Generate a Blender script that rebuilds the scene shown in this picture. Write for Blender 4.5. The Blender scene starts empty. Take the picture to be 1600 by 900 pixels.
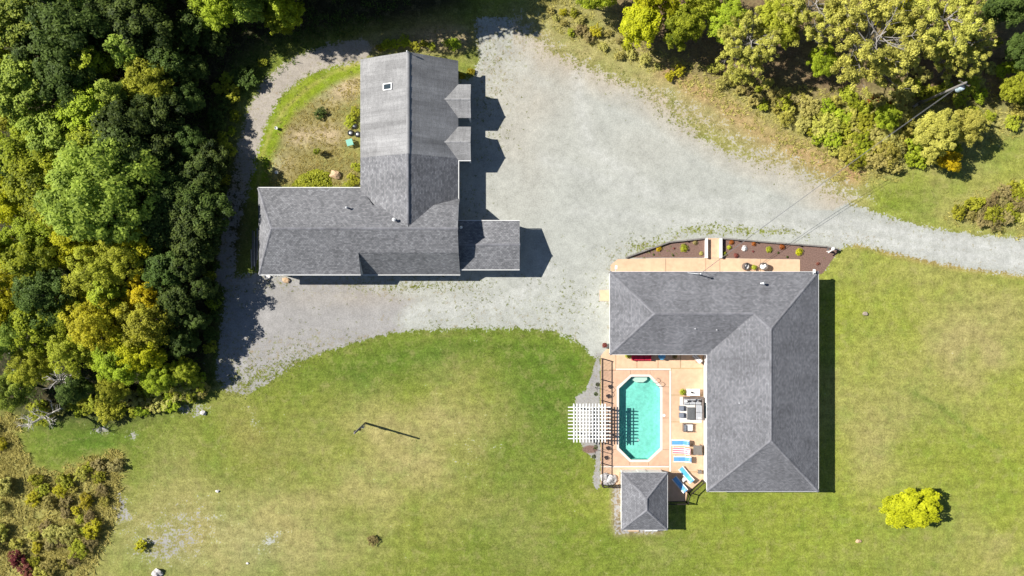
import bpy, bmesh, math, random
import numpy as np
from mathutils import Vector, Matrix

random.seed(7)
RNG = np.random.default_rng(7)
R = math.radians
scene = bpy.context.scene
C = scene.collection

# ------------------------------------------------------------------ camera, sky, sun, exposure
H = 81.0            # height of the drone over the lawn, metres
S = 1600 / 120.0    # ground scale: 120 m of ground across the frame
cam_d = bpy.data.cameras.new("camera")
cam_d.angle = 2 * math.atan(60.0 / H)
cam_d.clip_start = 0.5
cam_d.clip_end = 6000
cam = bpy.data.objects.new("camera", cam_d)
cam.location = (0, 0, H)
C.objects.link(cam)
scene.camera = cam

SUN_EL = R(41.0)
SUN_AZ_DIR = Vector((-math.cos(R(16.2)), math.sin(R(16.2)), 0))      # towards the sun, on the ground
sun_vec = Vector((SUN_AZ_DIR.x * math.cos(SUN_EL), SUN_AZ_DIR.y * math.cos(SUN_EL), math.sin(SUN_EL)))
world = bpy.data.worlds.new("World")
scene.world = world
world.use_nodes = True
wn = world.node_tree.nodes
sky = wn.new("ShaderNodeTexSky")
sky.sky_type = 'NISHITA'
sky.sun_disc = False
sky.sun_elevation = SUN_EL
sky.sun_rotation = math.atan2(sun_vec.x, sun_vec.y)
sky.air_density = 0.75
sky.dust_density = 0.2
sky.ozone_density = 1.0
wn["Background"].inputs[1].default_value = 0.057
world.node_tree.links.new(sky.outputs[0], wn["Background"].inputs[0])
sun_d = bpy.data.lights.new("sun", 'SUN')
sun_d.energy = 5.0
sun_d.angle = R(0.55)
sun_d.color = (1.0, 0.955, 0.88)
sun = bpy.data.objects.new("sun", sun_d)
sun.location = (-60, 20, 70)
sun.rotation_euler = sun_vec.to_track_quat('Z', 'Y').to_euler()
C.objects.link(sun)
vs = scene.view_settings
vs.view_transform = 'Standard'
vs.look = 'None'
vs.gamma = 1
vs.exposure = 0.72
vs.use_curve_mapping = False
scene.cycles.use_denoising = True
scene.cycles.max_bounces = 8
scene.cycles.transparent_max_bounces = 8


def W(px, py, z=0.0):
    """point of the photograph at height z -> place in metres"""
    k = (1 - z / H) / S
    return Vector(((px - 800) * k, (450 - py) * k, z))


def G(px, py):
    """the same on the ground, 2-D"""
    return ((px - 800) / S, (450 - py) / S)


# ------------------------------------------------------------------ mesh helpers
class MB:
    def __init__(self):
        self.v, self.f, self.uvf = [], [], None

    def poly(self, pts):
        n = len(self.v)
        self.v += [tuple(p) for p in pts]
        self.f.append(tuple(range(n, n + len(pts))))
        return self

    def box(self, c, s, rz=0.0):
        cx, cy, cz = c
        hx, hy, hz = s[0] / 2, s[1] / 2, s[2] / 2
        ca, sa = math.cos(rz), math.sin(rz)
        n = len(self.v)
        for dz in (-hz, hz):
            for dx, dy in ((-hx, -hy), (hx, -hy), (hx, hy), (-hx, hy)):
                self.v.append((cx + dx * ca - dy * sa, cy + dx * sa + dy * ca, cz + dz))
        for q in ((3, 2, 1, 0), (4, 5, 6, 7), (0, 1, 5, 4), (1, 2, 6, 5), (2, 3, 7, 6), (3, 0, 4, 7)):
            self.f.append(tuple(n + i for i in q))
        return self

    def beam(self, a, b, w, h):
        """box section w (sideways) x h (up) from a to b"""
        a, b = Vector(a), Vector(b)
        d = (b - a).normalized()
        up = Vector((0, 0, 1)) if abs(d.z) < 0.95 else Vector((1, 0, 0))
        s = d.cross(up).normalized() * (w / 2)
        u = s.cross(d).normalized() * (h / 2)
        n = len(self.v)
        for p in (a, b):
            for q in (-s - u, s - u, s + u, -s + u):
                self.v.append(tuple(p + q))
        for q in ((3, 2, 1, 0), (4, 5, 6, 7), (0, 1, 5, 4), (1, 2, 6, 5), (2, 3, 7, 6), (3, 0, 4, 7)):
            self.f.append(tuple(n + i for i in q))
        return self

    def tube(self, pts, radii, seg=8, cap=True):
        pts = [Vector(p) for p in pts]
        if not hasattr(radii, '__len__'):
            radii = [radii] * len(pts)
        rings = []
        prev = None
        for i, p in enumerate(pts):
            d = (pts[min(i + 1, len(pts) - 1)] - pts[max(i - 1, 0)]).normalized()
            if prev is None:
                ref = Vector((0, 0, 1)) if abs(d.z) < 0.9 else Vector((1, 0, 0))
                a = d.cross(ref).normalized()
            else:
                a = (prev - d * prev.dot(d)).normalized()
            prev = a
            b = d.cross(a)
            n = len(self.v)
            for k in range(seg):
                t = 2 * math.pi * k / seg
                self.v.append(tuple(p + (a * math.cos(t) + b * math.sin(t)) * radii[i]))
            rings.append(n)
        for r0, r1 in zip(rings, rings[1:]):
            for k in range(seg):
                j = (k + 1) % seg
                self.f.append((r0 + k, r0 + j, r1 + j, r1 + k))
        if cap:
            self.f.append(tuple(rings[0] + k for k in range(seg))[::-1])
            self.f.append(tuple(rings[-1] + k for k in range(seg)))
        return self

    def lathe(self, c, prof, seg=14):
        """prof: list of (radius, z) upwards"""
        cx, cy, cz = c
        rings = []
        for r, z in prof:
            n = len(self.v)
            for k in range(seg):
                t = 2 * math.pi * k / seg
                self.v.append((cx + r * math.cos(t), cy + r * math.sin(t), cz + z))
            rings.append(n)
        for r0, r1 in zip(rings, rings[1:]):
            for k in range(seg):
                j = (k + 1) % seg
                self.f.append((r0 + k, r0 + j, r1 + j, r1 + k))
        self.f.append(tuple(rings[0] + k for k in range(seg))[::-1])
        self.f.append(tuple(rings[-1] + k for k in range(seg)))
        return self

    def prism(self, poly2, z0, z1):
        """poly2 counter-clockwise outline"""
        ar = sum(a[0] * b[1] - b[0] * a[1] for a, b in zip(poly2, list(poly2[1:]) + [poly2[0]]))
        if ar < 0:
            poly2 = list(poly2)[::-1]
        n, k = len(self.v), len(poly2)
        self.v += [(x, y, z0) for x, y in poly2] + [(x, y, z1) for x, y in poly2]
        self.f.append(tuple(range(n + k - 1, n - 1, -1)))
        self.f.append(tuple(range(n + k, n + 2 * k)))
        for i in range(k):
            j = (i + 1) % k
            self.f.append((n + i, n + j, n + k + j, n + k + i))
        return self

    def blob(self, c, r, seed=0, sub=2, rough=0.18):
        bm = bmesh.new()
        bmesh.ops.create_icosphere(bm, subdivisions=sub, radius=1)
        rg = random.Random(seed)
        ph = [(rg.uniform(1.2, 3), rg.uniform(0, 6), Vector((rg.uniform(-1, 1), rg.uniform(-1, 1), rg.uniform(-1, 1)))) for _ in range(5)]
        n = len(self.v)
        for v in bm.verts:
            q = 1 + rough * sum(math.sin(f * v.co.dot(a) * 2 + p) for f, p, a in ph) / 2.2
            self.v.append((c[0] + v.co.x * r[0] * q, c[1] + v.co.y * r[1] * q, c[2] + v.co.z * r[2] * q))
        for f in bm.faces:
            self.f.append(tuple(n + v.index for v in f.verts))
        bm.free()
        return self

    def mesh(self, name, uv=False, smooth=False, off=None):
        v = self.v
        if off is not None:
            v = [(x - off.x, y - off.y, z - off.z) for x, y, z in v]
        m = bpy.data.meshes.new(name)
        m.from_pydata(v, [], self.f)
        m.update()
        if uv:
            lay = m.uv_layers.new(name="UVMap")
            for p in m.polygons:
                n = p.normal
                u = Vector((0, 0, 1)).cross(n)
                if u.length < 1e-3:
                    u = Vector((1, 0, 0))
                u.normalize()
                w = n.cross(u)
                for li in p.loop_indices:
                    co = m.vertices[m.loops[li].vertex_index].co
                    lay.data[li].uv = (co.dot(u), co.dot(w))
        if smooth:
            m.polygons.foreach_set('use_smooth', [True] * len(m.polygons))
        return m

    def build(self, name, mat, parent=None, uv=False, smooth=False, world=False, bevel=0.0):
        off = parent.location if (parent is not None and world) else None
        if world == 2:      # a child of a child sitting on the root's place
            off = parent.parent.location
        o = bpy.data.objects.new(name, self.mesh(name, uv, smooth, off))
        o.data.materials.append(mat)
        o.parent = parent
        C.objects.link(o)
        if bevel:
            b = o.modifiers.new("bevel", 'BEVEL')
            b.width = bevel
            b.segments = 2
            b.limit_method = 'ANGLE'
        return o


def tag(o, label=None, cat=None, group=None, kind=None):
    if label: o["label"] = label
    if cat: o["category"] = cat
    if group: o["group"] = group
    if kind: o["kind"] = kind
    return o


def thing(name, label, cat, loc=(0, 0, 0), rz=0.0, group=None):
    o = bpy.data.objects.new(name, None)
    o.empty_display_size = 0.2
    o.location = loc
    o.rotation_euler = (0, 0, rz)
    C.objects.link(o)
    return tag(o, label, cat, group)


def copy_tree(o, parent=None):
    c = o.copy()
    C.objects.link(c)
    c.parent = parent
    for ch in list(o.children):
        copy_tree(ch, c)
    return c


# ------------------------------------------------------------------ materials
def new_mat(name):
    m = bpy.data.materials.new(name)
    m.use_nodes = True
    nt = m.node_tree
    return m, nt, nt.nodes, nt.links, nt.nodes["Principled BSDF"]


def mixc(nt, fac, a, b, mode='MIX'):
    n = nt.nodes.new("ShaderNodeMix")
    n.data_type = 'RGBA'
    n.blend_type = mode
    n.clamp_factor = True
    for sock, val in ((n.inputs[0], fac), (n.inputs[6], a), (n.inputs[7], b)):
        if hasattr(val, 'is_output') or isinstance(val, bpy.types.NodeSocket):
            nt.links.new(val, sock)
        elif isinstance(val, (int, float)):
            sock.default_value = val
        else:
            sock.default_value = (*val, 1) if len(val) == 3 else val
    return n.outputs[2]


def math_n(nt, op, a, b=None, c=None, clamp=False):
    n = nt.nodes.new("ShaderNodeMath")
    n.operation = op
    n.use_clamp = clamp
    for i, val in enumerate((a, b, c)):
        if val is None: continue
        if isinstance(val, bpy.types.NodeSocket):
            nt.links.new(val, n.inputs[i])
        else:
            n.inputs[i].default_value = val
    return n.outputs[0]


def noise(nt, scale, detail=4, rough=0.55, vec=None, dim='3D', dist=0.0):
    n = nt.nodes.new("ShaderNodeTexNoise")
    n.noise_dimensions = dim
    n.inputs['Scale'].default_value = scale
    n.inputs['Detail'].default_value = detail
    n.inputs['Roughness'].default_value = rough
    n.inputs['Distortion'].default_value = dist
    if vec is not None:
        nt.links.new(vec, n.inputs['Vector'])
    return n.outputs[0]


def maprange(nt, v, a, b, c=0.0, d=1.0, smooth=False):
    n = nt.nodes.new("ShaderNodeMapRange")
    n.interpolation_type = 'SMOOTHSTEP' if smooth else 'LINEAR'
    nt.links.new(v, n.inputs[0])
    for i, x in enumerate((a, b, c, d)):
        n.inputs[i + 1].default_value = x
    return n.outputs[0]


def coords(nt, kind='Object'):
    return nt.nodes.new("ShaderNodeTexCoord").outputs[kind]


def world_pos(nt):
    return nt.nodes.new("ShaderNodeNewGeometry").outputs['Position']


def plain(name, col, rough=0.7, var=0.18, scale=6.0, metal=0.0, bump=0.0, spec=0.35):
    """a colour with blotches of wear and a little relief"""
    m, nt, N, L, bs = new_mat(name)
    p = world_pos(nt)
    n1 = noise(nt, scale, 5, 0.6, p)
    n2 = noise(nt, scale * 0.13, 3, 0.5, p)
    k = maprange(nt, math_n(nt, 'ADD', n1, n2), 0.7, 1.3, 1 - var, 1 + var)
    c = nt.nodes.new("ShaderNodeVectorMath")
    c.operation = 'SCALE'
    c.inputs[0].default_value = col
    L.new(k, c.inputs['Scale'])
    L.new(c.outputs[0], bs.inputs['Base Color'])
    bs.inputs['Roughness'].default_value = rough
    bs.inputs['Metallic'].default_value = metal
    bs.inputs['Specular IOR Level'].default_value = spec
    if bump:
        b = N.new("ShaderNodeBump")
        b.inputs['Strength'].default_value = bump
        b.inputs['Distance'].default_value = 0.02
        L.new(n1, b.inputs['Height'])
        L.new(b.outputs[0], bs.inputs['Normal'])
    return m


def shingle(name, c1, c2, blot=0.25, row=0.16, wid=0.42, streak=0.12):
    m, nt, N, L, bs = new_mat(name)
    uv = coords(nt, 'UV')
    br = N.new("ShaderNodeTexBrick")
    br.offset = 0.5
    br.inputs['Scale'].default_value = 1.0
    br.inputs['Brick Width'].default_value = wid
    br.inputs['Row Height'].default_value = row
    br.inputs['Mortar Size'].default_value = 0.012
    br.inputs['Mortar Smooth'].default_value = 0.4
    br.inputs['Bias'].default_value = -0.1
    br.inputs['Color1'].default_value = (*c1, 1)
    br.inputs['Color2'].default_value = (*c2, 1)
    br.inputs['Mortar'].default_value = (c1[0] * 0.45, c1[1] * 0.45, c1[2] * 0.45, 1)
    L.new(uv, br.inputs['Vector'])
    p = world_pos(nt)
    n1 = noise(nt, 3.4, 3, 0.6, p)
    n2 = noise(nt, 0.35, 4, 0.6, p)
    n3 = noise(nt, 9, 2, 0.6, p)
    k = math_n(nt, 'MULTIPLY', maprange(nt, n1, 0.3, 0.7, 1 - blot, 1 + blot), maprange(nt, n2, 0.3, 0.7, 0.86, 1.14))
    k = math_n(nt, 'MULTIPLY', k, maprange(nt, n3, 0.3, 0.7, 0.85, 1.15))
    mp = N.new("ShaderNodeMapping")
    mp.inputs['Scale'].default_value = (0.55, 0.07, 1)
    L.new(uv, mp.inputs['Vector'])
    n4 = noise(nt, 1.0, 5, 0.65, mp.outputs[0], dist=0.3)      # weather streaks down the slope
    k = math_n(nt, 'MULTIPLY', k, maprange(nt, n4, 0.3, 0.7, 1 - streak, 1 + streak))
    v = N.new("ShaderNodeVectorMath")
    v.operation = 'SCALE'
    L.new(br.outputs[0], v.inputs[0])
    L.new(k, v.inputs['Scale'])
    L.new(v.outputs[0], bs.inputs['Base Color'])
    bs.inputs['Roughness'].default_value = 0.9
    bs.inputs['Specular IOR Level'].default_value = 0.25
    b = N.new("ShaderNodeBump")
    b.inputs['Strength'].default_value = 0.08
    b.inputs['Distance'].default_value = 0.004
    L.new(br.outputs['Fac'], b.inputs['Height'])
    b.invert = True
    L.new(b.outputs[0], bs.inputs['Normal'])
    return m


def leaf_mat(name, dark, light, trans=0.4, hue=0.014):
    m, nt, N, L, bs = new_mat(name)
    at = N.new("ShaderNodeAttribute")
    at.attribute_name = 'tint'
    oi = N.new("ShaderNodeObjectInfo")
    n1 = noise(nt, 0.5, 3, 0.6, world_pos(nt))
    f = math_n(nt, 'ADD', math_n(nt, 'MULTIPLY', at.outputs['Fac'], 0.6), math_n(nt, 'MULTIPLY', n1, 0.75))
    f = math_n(nt, 'ADD', f, math_n(nt, 'MULTIPLY', oi.outputs['Random'], 0.3))
    f = maprange(nt, f, 0.38, 1.12)
    col = mixc(nt, f, dark, light)
    hs = N.new("ShaderNodeHueSaturation")
    L.new(col, hs.inputs['Color'])
    L.new(maprange(nt, oi.outputs['Random'], 0, 1, 0.5 - hue, 0.5 + hue), hs.inputs['Hue'])
    L.new(hs.outputs[0], bs.inputs['Base Color'])
    bs.inputs['Roughness'].default_value = 0.55
    bs.inputs['Specular IOR Level'].default_value = 0.12
    tr = N.new("ShaderNodeBsdfTranslucent")
    L.new(hs.outputs[0], tr.inputs[0])
    mx = N.new("ShaderNodeMixShader")
    mx.inputs[0].default_value = trans
    L.new(bs.outputs[0], mx.inputs[1])
    L.new(tr.outputs[0], mx.inputs[2])
    L.new(mx.outputs[0], N["Material Output"].inputs[0])
    return m


M = {}
M['shingle'] = shingle('charcoal_shingle', (0.145, 0.147, 0.160), (0.215, 0.217, 0.234), 0.16, 0.15, 0.3)
M['shingle_garage'] = shingle('garage_shingle', (0.145, 0.147, 0.157), (0.245, 0.247, 0.26), 0.17, 0.18, 0.3)
M['shingle_old'] = shingle('weathered_grey_roof', (0.245, 0.245, 0.248), (0.29, 0.29, 0.293), 0.08, 0.13, 0.9, 0.36)
M['cap'] = plain('ridge_cap_shingle', (0.178, 0.179, 0.195), 0.9, 0.35, 5)
M['cap_old'] = plain('old_ridge_cap', (0.26, 0.26, 0.265), 0.8, 0.2, 5)
M['white'] = plain('white_painted_trim', (0.78, 0.78, 0.76), 0.55, 0.08, 3)
M['siding'] = plain('white_vinyl_siding', (0.72, 0.71, 0.69), 0.6, 0.07, 1.2)
M['siding_grey'] = plain('pale_grey_siding', (0.52, 0.53, 0.54), 0.6, 0.1, 1.5)
M['glass'] = plain('window_glass', (0.03, 0.045, 0.055), 0.06, 0.1, 1, spec=0.6)
M['dark_metal'] = plain('black_painted_iron', (0.03, 0.022, 0.02), 0.5, 0.2, 6)
M['grey_metal'] = plain('galvanised_steel', (0.5, 0.52, 0.54), 0.4, 0.15, 8, metal=0.6)
M['lead'] = plain('grey_pipe_plastic', (0.42, 0.43, 0.45), 0.6, 0.1, 8)
M['patio'] = plain('peach_stamped_concrete', (0.60, 0.405, 0.265), 0.85, 0.16, 1.6, bump=0.15)
M['patio_deck'] = plain('salmon_pool_deck_concrete', (0.55, 0.355, 0.24), 0.85, 0.18, 1.6, bump=0.15)
M['band'] = plain('cream_concrete_band', (0.74, 0.63, 0.54), 0.8, 0.06, 3)
M['coping'] = plain('pale_pool_coping', (0.66, 0.60, 0.54), 0.7, 0.06, 4)
M['wood'] = plain('weathered_timber', (0.30, 0.25, 0.205), 0.85, 0.35, 5, bump=0.4)
M['wood_grey'] = plain('grey_pole_wood', (0.19, 0.178, 0.165), 0.85, 0.3, 6, bump=0.4)
M['wood_tan'] = plain('tan_new_lumber', (0.52, 0.36, 0.22), 0.8, 0.2, 6)
M['bark'] = plain('grey_brown_bark', (0.15, 0.125, 0.10), 0.95, 0.35, 7, bump=0.6)
M['bark_pale'] = plain('pale_grey_bark', (0.27, 0.25, 0.23), 0.9, 0.3, 7, bump=0.5)
M['bare'] = plain('bleached_dead_wood', (0.55, 0.51, 0.46), 0.9, 0.2, 9)
M['rock'] = plain('pale_grey_rock', (0.46, 0.44, 0.43), 0.9, 0.28, 3, bump=0.7)
M['rock_white'] = plain('whitish_quartz_rock', (0.66, 0.63, 0.60), 0.85, 0.15, 4, bump=0.5)
M['rubber'] = plain('black_tyre_rubber', (0.02, 0.02, 0.02), 0.7, 0.2, 8)
M['cushion'] = plain('light_grey_cushion', (0.36, 0.37, 0.39), 0.9, 0.08, 8)
M['cushion_dark'] = plain('slate_grey_cushion', (0.17, 0.19, 0.23), 0.9, 0.1, 8)
M['cushion_white'] = plain('white_cushion', (0.72, 0.70, 0.68), 0.9, 0.05, 8)
M['wicker'] = plain('taupe_wicker', (0.16, 0.13, 0.115), 0.85, 0.3, 22, bump=0.5)
M['slate'] = plain('charcoal_table_top', (0.12, 0.125, 0.13), 0.55, 0.15, 5)
M['blue'] = plain('sky_blue_sling', (0.10, 0.30, 0.58), 0.8, 0.16, 5)
M['blue_light'] = plain('pale_blue_sling', (0.24, 0.50, 0.72), 0.8, 0.12, 5)
M['aqua'] = plain('aqua_blue_pad', (0.10, 0.42, 0.62), 0.8, 0.16, 5)
M['red'] = plain('crimson_fabric', (0.50, 0.02, 0.055), 0.8, 0.15, 6)
M['pink'] = plain('pink_red_stripe', (0.70, 0.14, 0.20), 0.8, 0.1, 6)
M['round_blue'] = plain('bright_blue_plastic', (0.12, 0.40, 0.66), 0.5, 0.06, 5)
M['taupe'] = plain('taupe_canvas', (0.17, 0.155, 0.14), 0.9, 0.15, 6)
M['terracotta'] = plain('brown_clay_pot', (0.22, 0.10, 0.06), 0.8, 0.2, 6)
M['pool_shell'] = plain('turquoise_pool_liner', (0.25, 0.55, 0.47), 0.6, 0.26, 3.2)
M['rug'] = plain('white_outdoor_rug', (0.70, 0.67, 0.63), 0.95, 0.06, 8)
M['green_plastic'] = plain('pale_green_plastic', (0.22, 0.50, 0.40), 0.5, 0.1, 5)
M['transformer'] = plain('pale_blue_grey_enamel', (0.42, 0.52, 0.58), 0.4, 0.1, 4)
M['ceramic'] = plain('brown_ceramic', (0.10, 0.07, 0.055), 0.4, 0.1, 5)
M['door'] = plain('grey_green_garage_door', (0.20, 0.24, 0.24), 0.6, 0.08, 2)
M['wire'] = plain('grey_twisted_cable', (0.16, 0.16, 0.165), 0.7, 0.1, 8)

M['leaf_green'] = leaf_mat('mid_green_leaf', (0.07, 0.115, 0.009), (0.52, 0.6, 0.045))
M['leaf_dark'] = leaf_mat('deep_green_and_shaded_leaf', (0.016, 0.036, 0.010), (0.15, 0.215, 0.042))  # deep green leaves, also the painted shade of the wood near the track
M['leaf_cool'] = leaf_mat('cool_green_leaf', (0.055, 0.11, 0.015), (0.48, 0.58, 0.085))
M['leaf_olive'] = leaf_mat('olive_leaf', (0.12, 0.135, 0.01), (0.58, 0.6, 0.06))
M['leaf_gold'] = leaf_mat('golden_green_leaf', (0.2, 0.18, 0.01), (0.66, 0.6, 0.04))
M['leaf_lime'] = leaf_mat('lime_yellow_leaf', (0.21, 0.23, 0.008), (0.66, 0.65, 0.026))
M['leaf_yellow'] = leaf_mat('autumn_yellow_leaf', (0.32, 0.25, 0.01), (0.74, 0.56, 0.02))
M['leaf_pine'] = leaf_mat('yellow_olive_tuft', (0.17, 0.17, 0.03), (0.64, 0.62, 0.12), 0.25)
M['leaf_brown'] = leaf_mat('brownish_brush_leaf', (0.17, 0.14, 0.05), (0.5, 0.42, 0.17))
M['leaf_straw'] = leaf_mat('straw_and_green_brush', (0.25, 0.23, 0.05), (0.64, 0.59, 0.18))
M['leaf_pale'] = leaf_mat('pale_yellow_green_leaf', (0.22, 0.21, 0.03), (0.68, 0.64, 0.14))
M['leaf_red'] = leaf_mat('dusty_red_leaf', (0.12, 0.03, 0.025), (0.32, 0.10, 0.085))
M['leaf_orange'] = leaf_mat('orange_leaf', (0.22, 0.06, 0.015), (0.50, 0.17, 0.04))
M['leaf_chartreuse'] = leaf_mat('chartreuse_leaf', (0.18, 0.23, 0.015), (0.52, 0.56, 0.06))
M['grass_blade'] = leaf_mat('rough_grass_blade', (0.24, 0.205, 0.05), (0.55, 0.48, 0.15), 0.3, 0.02)
M['weed'] = leaf_mat('weed_green', (0.13, 0.145, 0.035), (0.3, 0.31, 0.085), 0.3, 0.02)


def water_mat():
    m, nt, N, L, bs = new_mat('pool_water')
    N.remove(bs)
    tr = N.new("ShaderNodeBsdfTransparent")
    tr.inputs[0].default_value = (0.80, 0.985, 0.965, 1)
    gl = N.new("ShaderNodeBsdfGlossy")
    gl.inputs['Roughness'].default_value = 0.04
    b = N.new("ShaderNodeBump")
    b.inputs['Strength'].default_value = 0.12
    b.inputs['Distance'].default_value = 0.01
    L.new(noise(nt, 2.2, 3, 0.5, world_pos(nt)), b.inputs['Height'])
    L.new(b.outputs[0], gl.inputs['Normal'])
    mx = N.new("ShaderNodeMixShader")
    mx.inputs[0].default_value = 0.03
    L.new(tr.outputs[0], mx.inputs[1])
    L.new(gl.outputs[0], mx.inputs[2])
    L.new(mx.outputs[0], N["Material Output"].inputs[0])
    return m


M['water'] = water_mat()

# ------------------------------------------------------------------ the ground: one grid cut into its surfaces
DX = 0.25
gx = np.arange(-70, 70 + DX / 2, DX)
gy = np.arange(-42, 46 + DX / 2, DX)
NX, NY = len(gx), len(gy)
PX = 800 + gx[None, :].repeat(NY, 0) * S          # pixel coordinates at ground level
PY = 450 - gy[:, None].repeat(NX, 1) * S


def vnoise(scale_px, seed, octaves=3):
    """smooth value noise over the grid, 0..1, feature size in pixels"""
    out = np.zeros_like(PX)
    amp, tot = 1.0, 0.0
    for o in range(octaves):
        rg = np.random.default_rng(seed * 31 + o)
        s = scale_px / 2 ** o
        u = (PX + 400) / s
        v = (PY + 400) / s
        tab = rg.random((int(v.max()) + 3, int(u.max()) + 3))
        i, j = v.astype(int), u.astype(int)
        a, b = v - i, u - j
        a, b = a * a * (3 - 2 * a), b * b * (3 - 2 * b)
        out += amp * ((tab[i, j] * (1 - b) + tab[i, j + 1] * b) * (1 - a) + (tab[i + 1, j] * (1 - b) + tab[i + 1, j + 1] * b) * a)
        tot += amp
        amp *= 0.5
    return out / tot


def sdist(poly, px=None, py=None):
    """signed distance in pixels, positive inside"""
    px = PX if px is None else px
    py = PY if py is None else py
    d = np.full(px.shape, 1e9)
    inside = np.zeros(px.shape, bool)
    n = len(poly)
    for k in range(n):
        x0, y0 = poly[k]
        x1, y1 = poly[(k + 1) % n]
        ex, ey = x1 - x0, y1 - y0
        t = np.clip(((px - x0) * ex + (py - y0) * ey) / (ex * ex + ey * ey + 1e-9), 0, 1)
        d = np.minimum(d, np.hypot(px - x0 - t * ex, py - y0 - t * ey))
        c = ((y0 > py) != (y1 > py)) & (px < (x1 - x0) * (py - y0) / (y1 - y0 + 1e-12) + x0)
        inside ^= c
    return np.where(inside, d, -d)


def sline(pts, width):
    d = np.full(PX.shape, 1e9)
    for (x0, y0), (x1, y1) in zip(pts, pts[1:]):
        ex, ey = x1 - x0, y1 - y0
        t = np.clip(((PX - x0) * ex + (PY - y0) * ey) / (ex * ex + ey * ey + 1e-9), 0, 1)
        d = np.minimum(d, np.hypot(PX - x0 - t * ex, PY - y0 - t * ey))
    return width / 2 - d


def soft(d, w):
    return np.clip(0.5 + d / (2 * w), 0, 1)


def blob(cx, cy, rx, ry, ang=0.0):
    a = math.radians(ang)
    x, y = PX - cx, PY - cy
    u, v = x * math.cos(a) + y * math.sin(a), -x * math.sin(a) + y * math.cos(a)
    return np.exp(-((u / rx) ** 2 + (v / ry) ** 2))


drive_poly = [(742, 28), (790, 26), (832, 55), (872, 84), (930, 104), (985, 128), (1040, 155), (1090, 190), (1140, 222),
              (1195, 246), (1245, 268), (1290, 296), (1330, 318), (1390, 340), (1460, 357), (1530, 367), (1600, 373), (1760, 380),
              (1760, 444), (1600, 429), (1540, 424), (1470, 412), (1400, 397), (1340, 381), (1310, 388), (1290, 420), (1125, 425),
              (1045, 425), (985, 425), (960, 425), (960, 470), (960, 545), (940, 560), (925, 556), (905, 536), (870, 518), (800, 513), (700, 514),
              (620, 521), (560, 538), (500, 557), (460, 577), (425, 602), (385, 624), (350, 618), (335, 590), (342, 540), (348, 480),
              (352, 430), (405, 425), (560, 425), (700, 425), (700, 130), (735, 122), (748, 96), (744, 60)]
grey_poly = [(330, 640), (330, 420), (560, 440), (645, 470), (620, 500), (640, 530), (520, 570), (400, 640)]
track_pts = [(562, 78), (520, 86), (470, 103), (428, 134), (402, 180), (385, 235), (372, 300), (360, 360), (352, 440)]
arc_pts = [(562, 98), (520, 113), (478, 140), (445, 170), (423, 205), (409, 245), (402, 300)]
dry_yard = [(430, 180), (470, 150), (545, 110), (566, 110), (566, 292), (405, 292), (410, 240)]
gravelbed_poly = [(938, 556), (938, 755), (932, 768), (926, 752), (931, 720), (915, 706), (906, 690), (900, 640), (899, 620), (916, 610), (926, 580), (930, 562)]
strip_poly = [(955, 742), (972, 742), (972, 815), (1035, 815), (1035, 834), (962, 836), (957, 820)]
bed1 = [(977, 403), (1045, 379), (1102, 373), (1102, 403)]
bed2 = [(1125, 373), (1210, 380), (1290, 386), (1311, 391), (1285, 428), (1250, 428), (1250, 405), (1125, 403)]
forest_poly = [(-150, -200), (720, -200), (735, 10), (640, 40), (560, 45), (470, 62), (430, 66), (375, 100), (338, 180), (338, 420), (345, 500),
               (330, 590), (250, 640), (190, 660), (30, 655), (0, 640), (-150, 620)]
brush_poly = [(-150, 630), (28, 655), (22, 690), (52, 735), (90, 742), (150, 715), (192, 708), (190, 760), (165, 840), (135, 910), (130, 1020), (-150, 1020)]
bank_poly = [(820, -20), (860, 30), (930, 70), (1000, 95), (1080, 130), (1140, 175), (1210, 225), (1270, 255), (1310, 285), (1395, 283), (1420, 262),
             (1480, 262), (1560, 210), (1620, 200), (1760, 190), (1760, -200), (820, -200)]
bank2_poly = [(1470, 335), (1510, 310), (1570, 290), (1640, 270), (1760, 260), (1760, 375), (1600, 370), (1520, 362)]

sd = {}
sd['drive'] = sdist(drive_poly)
sd['track'] = sline(track_pts, 36)
sd['grey'] = sdist(grey_poly)
sd['gbed'] = sdist(gravelbed_poly)
sd['strip'] = sdist(strip_poly)
sd['bed'] = np.maximum(sdist(bed1), sdist(bed2))
sd['forest'] = sdist(forest_poly)
sd['brush'] = sdist(brush_poly)
sd['bank'] = np.maximum(sdist(bank_poly), sdist(bank2_poly))
sd['arc'] = sline(arc_pts, 34)
sd['yard'] = sdist(dry_yard)

# grass colours, mixed from broad patches of growth
lushc = np.array([0.078, 0.142, 0.016])
midc = np.array([0.178, 0.206, 0.034])
dryc = np.array([0.31, 0.275, 0.105])
litter_and_shade = np.array([0.045, 0.042, 0.022])
brightc = np.array([0.245, 0.275, 0.042])
base = np.ones(PX.shape + (3,)) * midc


def blend(col, w):
    global base
    w = np.clip(w, 0, 1)[..., None]
    base = base * (1 - w) + col * w


nA, nB, nC = vnoise(260, 1, 3), vnoise(110, 2, 3), vnoise(48, 3, 3)
blend(brightc, soft(PX - 1000, 200) * 0.8)
blend(dryc, np.clip((nB - 0.52) * 2.6, 0, 1) * 0.6)
blend(lushc, np.clip((nA - 0.5) * 2.2, 0, 1) * 0.5)
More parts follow.
